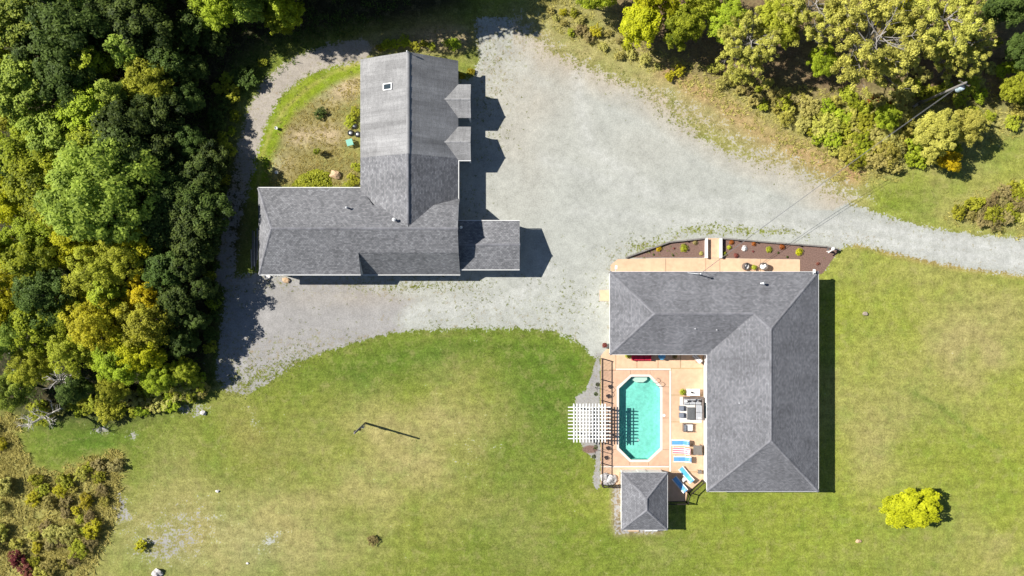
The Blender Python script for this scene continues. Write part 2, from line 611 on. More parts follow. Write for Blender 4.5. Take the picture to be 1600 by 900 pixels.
# lush bank below the drive and around its curve
blend(lushc, soft(sdist([(470, 585), (560, 535), (700, 512), (870, 515), (930, 555), (920, 640), (890, 720), (820, 640), (760, 560), (640, 600), (560, 620)]), 30) * (0.55 + 0.5 * nB))
blend(lushc, blob(830, 690, 90, 130, 20) * 0.55)
blend(lushc, blob(125, 690, 80, 28) * 0.8)
blend(dryc, blob(640, 690, 120, 70) * 0.8 * (0.1 + 1.7 * np.clip((nB + nC - .62) * 1.6, 0, 1)))
blend(np.array([0.30, 0.29, 0.16]), blob(350, 850, 150, 60) * 0.6)
blend(np.array([0.29, 0.225, 0.09]), blob(400, 690, 60, 30, 40) * 0.4)
blend(dryc, blob(470, 800, 190, 80) * 0.55 * (0.1 + 1.7 * np.clip((nB + nC - .62) * 1.6, 0, 1)))
blend(dryc, blob(300, 840, 120, 70) * 0.6 * (0.1 + 1.7 * np.clip((nB + nC - .62) * 1.6, 0, 1)))
blend(dryc, blob(700, 640, 80, 60) * 0.4 * (0.1 + 1.7 * np.clip((nB + nC - .62) * 1.6, 0, 1)))
blend(dryc, blob(1520, 545, 80, 70) * 0.7 * (0.1 + 1.7 * np.clip((nB + nC - .62) * 1.6, 0, 1)))
blend(dryc, blob(1380, 700, 60, 60) * 0.35 * (0.1 + 1.7 * np.clip((nB + nC - .62) * 1.6, 0, 1)))
blend(dryc, blob(1560, 860, 70, 60) * 0.45 * (0.1 + 1.7 * np.clip((nB + nC - .62) * 1.6, 0, 1)))
blend(dryc, blob(1480, 640, 120, 40) * 0.3)
blend(lushc, sline([(1430, 615), (1475, 640), (1520, 675), (1560, 700)], 9) / 12 + 0.15)
blend(lushc, blob(1420, 310, 60, 35) * 0.35)
blend(lushc, blob(950, 860, 160, 40) * 0.3)
blend(np.array([0.235, 0.195, 0.075]), soft(sd['yard'], 10) * (0.4 + 0.75 * nC))
blend(np.array([0.42, 0.33, 0.21]), np.clip(blob(530, 140, 40, 22, -20) + blob(470, 215, 26, 16) + blob(515, 210, 24, 16) + blob(430, 255, 22, 16), 0, 1) * 0.85)
blend(np.array([0.20, 0.255, 0.02]), soft(sd['arc'], 5))
blend(np.array([0.38, 0.33, 0.10]), soft(sline(arc_pts, 4), 3) * 0.7)
blend(litter_and_shade * 1.4, blob(362, 330, 26, 110) * .9)  # leaf litter tone that paints deep shade over the lower track
blend(litter_and_shade, soft(sd['forest'], 22))
blend(np.array([0.33, 0.29, 0.095]), soft(sd['brush'], 16) * (0.45 + 0.75 * nC))
blend(dryc * 0.95, soft(sd['bank'], 16) * (0.45 + 0.7 * nC))
red_soil = np.array([0.40, 0.225, 0.125])
blend(red_soil, soft(sline([(1040, 115), (1100, 150), (1160, 195), (1220, 225), (1290, 262), (1330, 272)], 34), 14) * (0.4 + 0.8 * nC))
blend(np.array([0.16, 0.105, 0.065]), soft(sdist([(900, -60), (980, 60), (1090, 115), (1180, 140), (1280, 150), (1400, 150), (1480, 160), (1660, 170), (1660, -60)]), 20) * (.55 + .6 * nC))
blend(np.array([0.34, 0.215, 0.13]), np.clip(blob(1500, 95, 70, 50), 0, 1) * 0.7)
blend(np.array([0.36, 0.23, 0.10]), soft(sline([(1330, 379), (1400, 396), (1480, 413), (1600, 429)], 9), 6) * 0.8)
# the verge along the upper edge of the drive: tan with grass
verge = soft(sline([(820, 40), (880, 70), (960, 100), (1040, 140), (1120, 190), (1200, 235), (1280, 285), (1330, 312)], 44), 22)
blend(np.array([0.34, 0.29, 0.13]), verge * (0.35 + 0.8 * nC))
blend(np.array([0.36, 0.25, 0.15]), np.clip(blob(690, 58, 50, 24), 0, 1) * 0.85)
blend(np.array([0.34, 0.27, 0.17]), soft(sline([(540, 82), (620, 66), (720, 62)], 26), 12) * 0.8)

upper = (PX > 800) & (PY < 330) & (PX + PY * 2 < 1960)
blend(np.array([0.27, 0.20, 0.135]), soft(sd['strip'], 6))
gravel = np.maximum(np.where(upper, soft(sd['drive'] + 8, 36), soft(sd['drive'], 8)), np.maximum(soft(sd['track'], 8) * 0.95, np.maximum(soft(sd['gbed'], 3), soft(sd['strip'], 3) * 0.5)))
# thin gravel where weeds have come in
weedy = np.clip(blob(1010, 385, 60, 16, -15) + blob(1190, 362, 110, 8, 3) + blob(1110, 360, 60, 9) + blob(640, 448, 90, 8) + blob(830, 470, 110, 35) * 0.5
                + blob(950, 90, 90, 28, 25) * 0.8 + blob(780, 130, 40, 80) * 0.4 + blob(1110, 215, 90, 16, 28) * 0.9 + blob(430, 590, 90, 36, -30) * 1.0 + blob(560, 545, 90, 16, -16) * 0.8 + blob(370, 600, 40, 40) * .6 + blob(368, 330, 22, 120) * .95  # last blob thins the track gravel so its painted shade shows
                + blob(420, 445, 40, 10) * 0.8 + blob(745, 290, 40, 110) * 0.3, 0, 1)
gravel = np.clip(gravel - 0.42 * weedy, 0, 1)
# old gravel showing through the lawn
gravel = np.maximum(gravel, 0.62 * np.clip(blob(185, 790, 16, 34, -20) + blob(205, 680, 12, 8) + blob(290, 815, 80, 50) * 0.58 + blob(425, 845, 30, 14, -30) * .8 + blob(400, 660, 40, 10, 60) * .55 + blob(250, 860, 60, 30) * .6 + blob(160, 672, 16, 9) + blob(740, 700, 50, 36) * 0.35
                                           + blob(300, 640, 30, 14) * 0.9 + blob(1330, 292, 36, 9, 35) * 0.7 + blob(1360, 300, 26, 6, 60) * 0.6, 0, 1))
greyness = np.clip(soft(sd['grey'], 10) + (sd['track'] > -10) * (PX < 700) * (PY < 430) * 1.0 + (np.maximum(sd['gbed'], sd['strip']) > -6) * 0.95 + (PX < 320) * (PY > 600) * 0.9, 0, 1)
mulch = np.maximum(soft(sd['bed'], 1.5), 0.9 * blob(922, 702, 16, 8))
tan = np.clip(blob(800, 190, 60, 130) * 0.55 + blob(560, 465, 110, 16) * 0.45 + blob(850, 130, 80, 50) * 0.4 + blob(1000, 230, 140, 50) * 0.2, 0, 1) * (0.4 + 0.9 * nC)
edge_tan = np.where(upper, np.clip(1 - np.abs(sd['drive'] - 4) / 46, 0, 1), 0)
tan = np.clip(tan * .55 + edge_tan * 0.8 * (0.35 + 0.9 * nC) + soft(sd['track'] + 8, 6) * (PY < 300) * .45, 0, 1)
speck = np.clip(np.clip(1 - sd['drive'] / 60, 0, 1) * .8 + weedy * .8 + blob(790, 110, 60, 90) * .6 + blob(620, 460, 150, 30) * .5 + blob(420, 560, 90, 60) * .8, 0, 1)
worn = np.zeros_like(PX)
for pts, w in (([(760, 330), (860, 420), (800, 470), (640, 490)], 22), ([(850, 250), (1000, 300), (1200, 330), (1350, 352), (1480, 378), (1620, 396)], 14),
               ([(900, 330), (1050, 345), (1200, 352), (1350, 372), (1480, 396), (1620, 416)], 14), ([(900, 120), (920, 230), (1020, 300)], 20)):
    worn = np.maximum(worn, soft(sline(pts, w), 9))

cat = np.zeros((NY - 1, NX - 1), int)     # 0 lawn
cc = lambda a: (a[:-1, :-1] + a[1:, 1:]) / 2
cat[cc(sd['brush']) > 0] = 5
cat[cc(sd['bank']) > 0] = 6
cat[cc(sd['forest']) > 0] = 4
cat[cc(sd['track']) > 0] = 2
cat[cc(sd['drive']) > 0] = 1
cat[np.maximum(cc(sd['gbed']), cc(sd['strip'])) > 0] = 3
cat[cc(sd['bed']) > 0] = 7
pool_hole = sdist([(945, 575), (1042, 575), (1042, 733), (945, 733)])
cat[cc(pool_hole) > 0] = -1


def ground_mat():
    m, nt, N, L, bs = new_mat('ground_surface')
    p = world_pos(nt)
    ab = N.new("ShaderNodeAttribute"); ab.attribute_name = 'base'
    am = N.new("ShaderNodeAttribute"); am.attribute_name = 'mask'
    ax = N.new("ShaderNodeAttribute"); ax.attribute_name = 'extra'
    sm = N.new("ShaderNodeSeparateColor"); L.new(am.outputs['Color'], sm.inputs[0])
    sx = N.new("ShaderNodeSeparateColor"); L.new(ax.outputs['Color'], sx.inputs[0])
    n1 = noise(nt, 0.30, 5, 0.6, p)
    n2 = noise(nt, 1.1, 5, 0.65, p)
    n3 = noise(nt, 4.0, 4, 0.7, p)
    n4 = noise(nt, 11.0, 3, 0.7, p)
    # grass: tufts, straw flecks
    k = math_n(nt, 'MULTIPLY', maprange(nt, n2, 0.28, 0.72, 0.66, 1.34), maprange(nt, n3, 0.25, 0.75, 0.62, 1.38))
    k = math_n(nt, 'MULTIPLY', k, maprange(nt, n4, 0.25, 0.75, 0.5, 1.5))
    g = N.new("ShaderNodeVectorMath"); g.operation = 'SCALE'
    L.new(ab.outputs['Color'], g.inputs[0]); L.new(k, g.inputs['Scale'])
    n5 = noise(nt, 0.75, 5, 0.7, p, dist=0.6)
    mp = N.new("ShaderNodeMapping")
    mp.inputs['Rotation'].default_value = (0, 0, 0.35)
    mp.inputs['Scale'].default_value = (0.12, 1.5, 1)
    L.new(p, mp.inputs['Vector'])
    n6 = noise(nt, 1.0, 4, 0.6, mp.outputs[0], dist=0.4)      # faint mowing passes
    kk = N.new("ShaderNodeVectorMath"); kk.operation = 'SCALE'
    L.new(g.outputs[0], kk.inputs[0]); L.new(maprange(nt, n6, 0.3, 0.7, 0.90, 1.10), kk.inputs['Scale'])
    g = kk
    straw = maprange(nt, math_n(nt, 'ADD', math_n(nt, 'MULTIPLY', n5, 0.75), math_n(nt, 'MULTIPLY', n3, 0.35)), 0.56, 0.76, 0, 0.5)
    grass = mixc(nt, straw, g.outputs[0], (0.35, 0.30, 0.135))
    n8 = noise(nt, 0.42, 6, 0.72, p, dist=0.9)      # thatch showing brown
    th = math_n(nt, 'MULTIPLY', maprange(nt, math_n(nt, 'ADD', math_n(nt, 'MULTIPLY', n8, 0.8), math_n(nt, 'MULTIPLY', n3, 0.25)), 0.54, 0.70), 0.24)
    grass = mixc(nt, th, grass, (0.235, 0.185, 0.075))
    lush = maprange(nt, math_n(nt, 'ADD', math_n(nt, 'MULTIPLY', n1, 0.8), math_n(nt, 'MULTIPLY', n3, 0.3)), 0.54, 0.72, 0, 0.45)
    green = N.new("ShaderNodeVectorMath"); green.operation = 'MULTIPLY'
    L.new(grass, green.inputs[0]); green.inputs[1].default_value = (0.60, 0.86, 0.55)
    grass = mixc(nt, lush, grass, green.outputs[0])
    # gravel
    vo = N.new("ShaderNodeTexVoronoi"); vo.inputs['Scale'].default_value = 7.0; L.new(p, vo.inputs['Vector'])
    stone = maprange(nt, vo.outputs['Distance'], 0.0, 0.7, 1.08, 0.86)
    gv = mixc(nt, sm.outputs[1], (0.385, 0.395, 0.36), (0.315, 0.305, 0.295))
    gv = mixc(nt, sx.outputs[0], gv, (0.43, 0.36, 0.27))
    gv = mixc(nt, math_n(nt, 'MULTIPLY', sx.outputs[1], maprange(nt, n2, 0.35, 0.65, 0.4, 1.0)), gv, (0.47, 0.475, 0.45))
    gk = math_n(nt, 'MULTIPLY', maprange(nt, n1, 0.3, 0.7, 0.90, 1.10), maprange(nt, n2, 0.25, 0.75, 0.86, 1.14))
    gk = math_n(nt, 'MULTIPLY', gk, maprange(nt, n4, 0.25, 0.75, 0.84, 1.16))
    gk = math_n(nt, 'MULTIPLY', gk, stone)
    gs = N.new("ShaderNodeVectorMath"); gs.operation = 'SCALE'
    L.new(gv, gs.inputs[0]); L.new(gk, gs.inputs['Scale'])
    # dirt specks and sparse weeds lying in the gravel
    n7 = noise(nt, 2.6, 5, 0.75, p, dist=0.3)
    sp = maprange(nt, math_n(nt, 'ADD', math_n(nt, 'ADD', math_n(nt, 'MULTIPLY', n7, 0.8), math_n(nt, 'MULTIPLY', n5, 0.3)), math_n(nt, 'MULTIPLY', sx.outputs[2], 0.13)), 0.69, 0.79, 0, 0.8)
    gcol = mixc(nt, sp, gs.outputs[0], mixc(nt, maprange(nt, n2, 0.42, 0.58), (0.27, 0.21, 0.13), (0.20, 0.21, 0.085)))
    edge = math_n(nt, 'ADD', sm.outputs[0], math_n(nt, 'ADD', math_n(nt, 'MULTIPLY', math_n(nt, 'SUBTRACT', n2, 0.5), 1.5),
                                                   math_n(nt, 'MULTIPLY', math_n(nt, 'SUBTRACT', n3, 0.5), 1.9)))
    gm = maprange(nt, edge, 0.44, 0.60, 0, 1, True)
    col = mixc(nt, gm, grass, gcol)
    # bark mulch
    mu = mixc(nt, maprange(nt, n4, 0.3, 0.7), (0.085, 0.050, 0.040), (0.29, 0.19, 0.155))
    col = mixc(nt, maprange(nt, math_n(nt, 'ADD', sm.outputs[2], math_n(nt, 'MULTIPLY', math_n(nt, 'SUBTRACT', n3, 0.5), 0.3)), 0.42, 0.58), col, mu)
    L.new(col, bs.inputs['Base Color'])
    bs.inputs['Roughness'].default_value = 0.95
    bs.inputs['Specular IOR Level'].default_value = 0.1
    b = N.new("ShaderNodeBump")
    b.inputs['Distance'].default_value = 0.12
    L.new(maprange(nt, gm, 0, 1, 0.55, 0.16), b.inputs['Strength'])
    L.new(math_n(nt, 'ADD', n3, math_n(nt, 'MULTIPLY', n4, 0.6)), b.inputs['Height'])
    L.new(b.outputs[0], bs.inputs['Normal'])
    return m


M['ground'] = ground_mat()
vid = np.arange(NX * NY).reshape(NY, NX)
VZ = np.zeros((NY, NX))
VC = np.stack([gx[None, :].repeat(NY, 0), gy[:, None].repeat(NX, 1), VZ], -1).reshape(-1, 3)
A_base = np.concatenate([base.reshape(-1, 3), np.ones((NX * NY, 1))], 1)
A_mask = np.stack([gravel, greyness, mulch, np.ones_like(gravel)], -1).reshape(-1, 4)
A_extra = np.stack([tan, worn * np.clip(.55 + (PX - 1150) / 500, .55, 1.3), speck, np.ones_like(gravel)], -1).reshape(-1, 4)


def np_mesh(name, verts, quads, attrs=()):
    m = bpy.data.meshes.new(name)
    m.vertices.add(len(verts))
    m.vertices.foreach_set('co', np.asarray(verts, np.float32).ravel())
    k = quads.shape[1]
    m.loops.add(quads.size)
    m.loops.foreach_set('vertex_index', quads.astype(np.int32).ravel())
    m.polygons.add(len(quads))
    m.polygons.foreach_set('loop_start', np.arange(0, quads.size, k, dtype=np.int32))
    for nm, typ, data in attrs:
        a = m.attributes.new(nm, typ, 'POINT')
        a.data.foreach_set('color' if typ == 'FLOAT_COLOR' else 'value', np.asarray(data, np.float32).ravel())
    m.update(calc_edges=True)
    return m


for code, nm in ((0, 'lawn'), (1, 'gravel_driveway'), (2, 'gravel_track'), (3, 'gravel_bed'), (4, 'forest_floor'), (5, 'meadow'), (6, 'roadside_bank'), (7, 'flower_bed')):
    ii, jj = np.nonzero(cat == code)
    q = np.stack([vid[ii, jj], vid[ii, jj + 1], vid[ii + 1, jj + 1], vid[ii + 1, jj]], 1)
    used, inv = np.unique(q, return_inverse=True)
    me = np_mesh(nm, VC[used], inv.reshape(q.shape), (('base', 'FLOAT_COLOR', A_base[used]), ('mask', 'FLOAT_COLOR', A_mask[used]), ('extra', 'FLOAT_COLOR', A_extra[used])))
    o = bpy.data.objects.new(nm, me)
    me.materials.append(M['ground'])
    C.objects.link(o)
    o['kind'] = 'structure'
# country beyond the plot, out to the horizon
F0, F1, Y0, Y1 = gx[0], gx[-1], gy[0], gy[-1]
far = 2500.0
fv = np.array([(-far, -far, 0), (far, -far, 0), (far, far, 0), (-far, far, 0), (F0, Y0, 0), (F1, Y0, 0), (F1, Y1, 0), (F0, Y1, 0)], float)
fq = np.array([(0, 1, 5, 4), (1, 2, 6, 5), (2, 3, 7, 6), (3, 0, 4, 7)])
me = np_mesh('countryside', fv, fq, (('base', 'FLOAT_COLOR', np.array([[*midc, 1]] * 8)), ('mask', 'FLOAT_COLOR', np.array([[0, 0, 0, 1]] * 8)), ('extra', 'FLOAT_COLOR', np.array([[0, 0, 0, 1]] * 8))))
me.materials.append(M['ground'])
o = bpy.data.objects.new('countryside', me)
o['kind'] = 'structure'
C.objects.link(o)

# ------------------------------------------------------------------ buildings
def roof(name, polys, mat, parent, thick=0.14):
    """sloping planes with thickness; polys are lists of 3-D points"""
    mb = MB()
    idx = {}
    for poly in polys:
        pts = [Vector(p) for p in poly]
        n = sum(((pts[i] - pts[0]).cross(pts[i + 1] - pts[0]) for i in range(1, len(pts) - 1)), Vector())
        if n.z < 0:
            pts = pts[::-1]
        f = []
        for p in pts:
            key = tuple(round(c, 3) for c in p)
            if key not in idx:
                idx[key] = len(mb.v)
                mb.v.append(tuple(p))
            f.append(idx[key])
        mb.f.append(tuple(f))
    o = mb.build(name, mat, parent, uv=True, world=True)
    s = o.modifiers.new("solid", 'SOLIDIFY')
    s.thickness = thick
    s.offset = -1
    return o


def cap_line(parent_roof, pts, mat, w=0.30, step=0.9):
    """ridge and hip caps: a row of overlapping pieces along the line, each a part of its own"""
    off = parent_roof.parent.location
    for a, b in pts:
        a, b = Vector(a), Vector(b)
        d = b - a
        n = max(1, int(d.length / step))
        for i in range(n):
            p0, p1 = a + d * (i / n), a + d * ((i + 1) / n)
            dn = d.normalized()
            s = dn.cross(Vector((0, 0, 1))).normalized()
            up = s.cross(dn).normalized()
            mb = MB()
            lift0, lift1 = 0.055, 0.025
            q = []
            for p, lf in ((p0, lift0), (p1 + dn * 0.05, lift1)):
                q.append([p - s * w / 2 - up * (0.055 - lf), p + up * lf, p + s * w / 2 - up * (0.055 - lf)])
            mb.v = [tuple(x) for r in q for x in r] + [tuple(x - up * 0.09) for r in q for x in r]
            mb.f = [(0, 1, 4, 3), (1, 2, 5, 4), (0, 3, 9, 6), (2, 8, 11, 5), (0, 6, 7, 1), (1, 7, 8, 2), (3, 4, 10, 9), (4, 5, 11, 10)]
            mb.build('ridge_cap', mat, parent_roof, world=2)


def gutter(pts, parent, mat=None, closed=True, w=0.055, h=0.12, drop=0.06, out=0.005):
    """white gutter and fascia boards along eave corners, one board per side"""
    n = len(pts)
    ctr = sum((Vector(p) for p in pts), Vector()) / n
    for i in range(n if closed else n - 1):
        a, b = Vector(pts[i]), Vector(pts[(i + 1) % n])
        d = (b - a).normalized()
        s = d.cross(Vector((0, 0, 1))).normalized()
        if closed and GUT_SIGN.get('s', 1) < 0:
            s = -s
        mb = MB().beam(a + s * out - Vector((0, 0, drop)), b + s * out - Vector((0, 0, drop)), w, h)
        mb.build('gutter', mat or M['white'], parent, world=True)


GUT_SIGN = {}


def window(parent, c, w, h, facing, mat_frame=None):
    """c centre on the wall; facing '+x','-x','+y','-y'; frame with a pane"""
    ax = Vector((0, 1, 0)) if facing[1] == 'x' else Vector((1, 0, 0))
    nrm = (Vector((1, 0, 0)) if facing[1] == 'x' else Vector((0, 1, 0))) * (1 if facing[0] == '+' else -1)
    c = Vector(c)
    mb = MB()
    for sx in (-1, 1):
        mb.beam(c + ax * sx * w / 2 - Vector((0, 0, h / 2)) + nrm * 0.03, c + ax * sx * w / 2 + Vector((0, 0, h / 2)) + nrm * 0.03, 0.08, 0.08)
    for sz in (-1, 1):
        mb.beam(c - ax * (w / 2 + .04) + Vector((0, 0, sz * h / 2)) + nrm * 0.034, c + ax * (w / 2 + .04) + Vector((0, 0, sz * h / 2)) + nrm * 0.034, 0.09, 0.08)
    f = mb.build('window', mat_frame or M['white'], parent, world=True)
    MB().beam(c - ax * (w / 2) + nrm * 0.015, c + ax * (w / 2) + nrm * 0.015, 0.02, h).build('pane', M['glass'], f, world=2)
    return f


def door(parent, c, w, h, facing, mat):
    ax = Vector((0, 1, 0)) if facing[1] == 'x' else Vector((1, 0, 0))
    nrm = (Vector((1, 0, 0)) if facing[1] == 'x' else Vector((0, 1, 0))) * (1 if facing[0] == '+' else -1)
    c = Vector(c)
    d = MB().beam(c - ax * w / 2 + nrm * 0.02, c + ax * w / 2 + nrm * 0.02, 0.05, h).build('door', mat, parent, world=True)
    p = c + ax * (w * 0.38) + nrm * 0.07
    MB().box(p, (0.05, 0.05, 0.14)).build('handle', M['grey_metal'], d, world=2)
    return d


def vent_pipe(parent, p, h, r, mat, cap=True):
    mb = MB().lathe(p, [(r * 1.6, -0.25), (r * 1.5, 0.03), (r, 0.07), (r, h)], 12)
    v = mb.build('vent_pipe', mat, parent, world=True, smooth=False)
    if cap:
        MB().lathe((p[0], p[1], p[2] + h), [(r * 0.8, -0.02), (r * 1.7, 0.02), (r * 1.6, 0.08), (r * 0.5, 0.16)], 12).build('cowl', mat, v, world=2)
    return v


# ---- the L-shaped bungalow with the pool
ZE, PT = 2.9, 0.40
X1, X2, X3 = 11.06, 34.63, 22.02
YT, YB, YI = 1.844, -23.0, -7.52
hN, hE = (YT - YI) / 2, (X2 - X3) / 2
zN, zE = ZE + hN * PT, ZE + hE * PT
house = thing('house', 'L-shaped white house with charcoal hip roof wrapped round the pool patio', 'house', ((X1 + X2) / 2, -8, 0))
A, B, Cc, D, Fv, Gc = [(X1, YT, ZE), (X2, YT, ZE), (X2, YB, ZE), (X3, YB, ZE), (X3, YI, ZE), (X1, YI, ZE)]
R1 = (X1 + hN, YI + hN, zN)
R2 = (X3 + hN, YI + hN, zN)
R3 = (X3 + hE, YT - hE, zE)
R4 = (X3 + hE, YB + hE, zE)
hr = roof('roof', [[A, R1, R2, R3, B], [A, Gc, R1], [Gc, Fv, R2, R1], [Fv, D, R4, R3, R2], [D, Cc, R4], [Cc, B, R3, R4]], M['shingle'], house)
cap_line(hr, [(A, R1), (Gc, R1), (R1, R2), (R2, R3), (B, R3), (R3, R4), (Cc, R4), (D, R4)], M['cap'])
wo = 0.42
ring = [(X1 + wo, YT - wo), (X2 - wo, YT - wo), (X2 - wo, YB + wo), (X3 + wo, YB + wo), (X3 + wo, YI + wo), (X1 + wo, YI + wo)]
MB().prism(ring, 0, ZE - 0.03).build('wall', M['siding'], house, world=True)
GUT_SIGN['s'] = -1      # the outline runs clockwise: outward is to the left
gutter([A, B, Cc, D, Fv, Gc], house)
soff = MB()
soff.prism([(X1 + .05, YT - .05), (X2 - .05, YT - .05), (X2 - .05, YB + .05), (X3 + .05, YB + .05), (X3 + .05, YI + .05), (X1 + .05, YI + .05)], ZE - 0.22, ZE - 0.17)
soff.build('soffit', M['white'], house, world=True)
xw = X3 + wo
for yy in (-10.2, -18.6):
    window(house, (xw, yy, 1.5), 1.5, 1.1, '-x')
door(house, (xw, -14.2, 1.08), 1.8, 2.1, '-x', M['glass'])
for xx in (13.6, 19.6):
    window(house, (xx, YI + wo, 1.5), 1.5, 1.1, '-y')
door(house, (16.8, YI + wo, 1.08), 1.9, 2.1, '-y', M['glass'])
for xx in (14, 18, 29):
    window(house, (xx, YT - wo, 1.5), 1.4, 1.1, '+y')
door(house, (23.3, YT - wo, 1.08), 1.0, 2.1, '+y', M['red'])
for yy in (-2.0, -8, -14, -19):
    window(house, (X2 - wo, yy, 1.5), 1.4, 1.1, '+x')
window(house, (28.3, YB + wo, 1.5), 1.8, 1.1, '-y')
window(house, (X1 + wo, -4.8, 1.5), 1.2, 1.1, '-x')
door(house, (X1 + wo, -0.9, 1.08), 0.95, 2.05, '-x', M['white'])
p = W(1192, 443, 3.75)
vent_pipe(house, (p.x, p.y, ZE + (YT - p.y) * PT), 0.55, 0.10, M['grey_metal'])
for (a, b) in ((1088, 514), (1122, 516), (1157, 631)):
    p = W(a, b, 4.6)
    z = ZE + PT * ((p.y - YI) if b < 600 else (p.x - X3))
    vent_pipe(house, (p.x, p.y, z), 0.22, 0.05, M['lead'], False)
# corner flood lights on brackets
for (a, b) in ((962, 421), (1271, 427)):
    p = W(a, b, 3.1)
    fl = MB().beam((p.x, p.y - 0.12, 3.02), (p.x + 0.05, p.y + 0.38, 3.14), 0.06, 0.06).build('flood_light', M['white'], house, world=True)
    MB().beam((p.x, p.y + 0.02, 3.30), (p.x + 0.06, p.y + 0.42, 3.16), 0.24, 0.16).build('lamp_head', M['white'], fl, world=2)
# service mast
pm = W(1093, 428, 4.2)
mz = ZE + (YT - pm.y) * PT
mast = MB().tube([(pm.x, pm.y, mz - 0.3), (pm.x, pm.y, mz + 1.7)], 0.06, 8).build('service_mast', M['grey_metal'], house, world=True)
MB().lathe((pm.x, pm.y, mz + 1.65), [(0.05, 0), (0.13, 0.05), (0.10, 0.18), (0.02, 0.24)], 10).build('weather_head', M['grey_metal'], mast, world=2)
MB().beam((pm.x, pm.y, mz + 1.0), (pm.x - 1.0, pm.y + 0.15, ZE + (YT - pm.y - 0.15) * PT + 0.02), 0.05, 0.05).build('mast_brace', M['grey_metal'], mast, world=2)
MASTTOP = Vector((pm.x, pm.y, mz + 1.55))

# ---- pool house
a0, a1 = G(966, 729.5), G(1035.7, 816.7)
x0, x1, y1, y0 = a0[0], a1[0], a0[1], a1[1]
ze = 2.42
ph = thing('pool_house', 'small square pool house with charcoal hip roof and white trim at the pool end', 'pool house', ((x0 + x1) / 2, (y0 + y1) / 2, 0))
hw = (x1 - x0) / 2
pt = 0.5
ra, rb = ((x0 + x1) / 2, y1 - hw, ze + hw * pt), ((x0 + x1) / 2, y0 + hw, ze + hw * pt)
e = [(x0, y1, ze), (x1, y1, ze), (x1, y0, ze), (x0, y0, ze)]
pr = roof('roof', [[e[0], e[1], ra], [e[1], e[2], rb, ra], [e[2], e[3], rb], [e[3], e[0], ra, rb]], M['shingle'], ph)
cap_line(pr, [(e[0], ra), (e[1], ra), (e[2], rb), (e[3], rb), (ra, rb)], M['cap'], 0.26, 0.8)
gutter(e, ph)
MB().prism([(x0 + .28, y0 + .28), (x1 - .28, y0 + .28), (x1 - .28, y1 - .28), (x0 + .28, y1 - .28)], 0, ze - 0.02).build('wall', M['siding'], ph, world=True)
window(ph, (x0 + .28, (y0 + y1) / 2, 1.4), 1.0, 0.9, '-x')
door(ph, ((x0 + x1) / 2, y1 - .28, 1.05), 1.0, 2.05, '+y', M['white'])
window(ph, (x1 - .28, (y0 + y1) / 2, 1.4), 1.4, 0.9, '+x')

# ---- garage: old wing, shingled wing, two little gables over the bays, lean-to
gar = thing('garage', 'long grey T-shaped garage with two small front gables and a side annex', 'garage', (-14, 12, 0))
u = lambda px: px / S
yTop = 25.75
xl, xr, xm = u(-237 * (1 - 3.2 / H)), u(-81.2), u(-163 * (1 - 5.7 / H))
zl, zr, zm = 3.2, 2.7, 5.7
yJ = u(207 * 0.945)         # where old roofing meets new shingles
yWr = u(86.5)               # ridge line of the crossing wing
old = roof('old_roof', [[(xl, yTop, zl), (xl, yJ, zl), (xm, yJ, zm), (xm, yTop, zm)], [(xm, yTop, zm), (xm, yJ, zm), (xr, yJ, zr), (xr, yTop, zr)]], M['shingle_old'], gar)
cap_line(old, [((xm, yTop, zm), (xm, yJ, zm))], M['cap_old'], 0.34, 1.2)
new = roof('new_roof', [[(xl, yJ, zl - .01), (xl, yWr + 0.6, zl - .01), (xm, yWr + .1, zm - .06), (xm, yJ, zm - .01)],
                        [(xm, yJ, zm - .01), (xm, yWr + .1, zm - .06), (xr, yWr + 1.2, zr - .01), (xr, yJ, zr - .01)]], M['shingle_garage'], gar)
cap_line(new, [((xm, yJ, zm), (xm, yWr + .6, zm - .03))], M['cap'], 0.26, 1.0)
# crossing wing
xg = -5.92
yUp, zUp = u(150.7), 3.0
zW = 5.72
xh = u(-349.6)
xw0, xw1 = u(-382), u(-379)
yLo, zLo = u(20.2), 3.3
xs = u(-240 * 0.945)
sl_lo = (zW - zLo) / (yWr - yLo)
yBr = u(52.0)
zBr = zW - sl_lo * (yWr - yBr)
yE2, zE2 = u(20.5), 2.0
yBk, zBk = u(123.0), zW - (zW - zUp) / (yUp - yWr) * (u(123.0) - yWr)
yEk, zEk = u(135.0), 2.72
wing = roof('wing_roof', [
    [(xw0, yUp, zUp), (xh, yWr, zW), (xw1, yLo, zLo)],
    [(xw0, yUp, zUp), (xl + .05, yUp, zUp), (xl + 1.6, yBk, zBk), (xm, yBk, zBk), (xm, yWr, zW), (xh, yWr, zW)],
    [(xm, yBk, zBk), (xg, yBk, zBk), (xg, yWr, zW), (xm, yWr, zW)],
    [(xg - 4.2, yBk, zBk), (xg, yBk, zBk), (xg, yEk, zEk), (xg - 4.2, yEk, zEk)],
    [(xh, yWr, zW), (xw1, yLo, zLo), (xs, yLo, zLo), (xs, yBr, zBr), (xs, yWr, zW)],
    [(xs, yWr, zW), (xs, yBr, zBr), (xg, yBr, zBr), (xg, yWr, zW)]], M['shingle_garage'], gar)
por = roof('porch_roof', [[(xs + .01, yBr + .03, zBr - 0.02), (xs + .01, yE2, zE2), (xg, yE2, zE2), (xg, yBr + .03, zBr - 0.02)]], M['shingle_garage'], gar)
cap_line(wing, [((xh, yWr, zW), (xm, yWr, zW)), ((xm, yWr, zW), (xg, yWr, zW)), ((xw1, yLo, zLo), (xh, yWr, zW)), ((xw0, yUp, zUp), (xh, yWr, zW))], M['cap'], 0.26, 1.0)
MB().poly([(xs, yBr, zBr - .02), (xs, yLo, zLo - .02), (xs, yLo, zE2)]).build('roof_cheek', M['siding_grey'], gar, world=True)
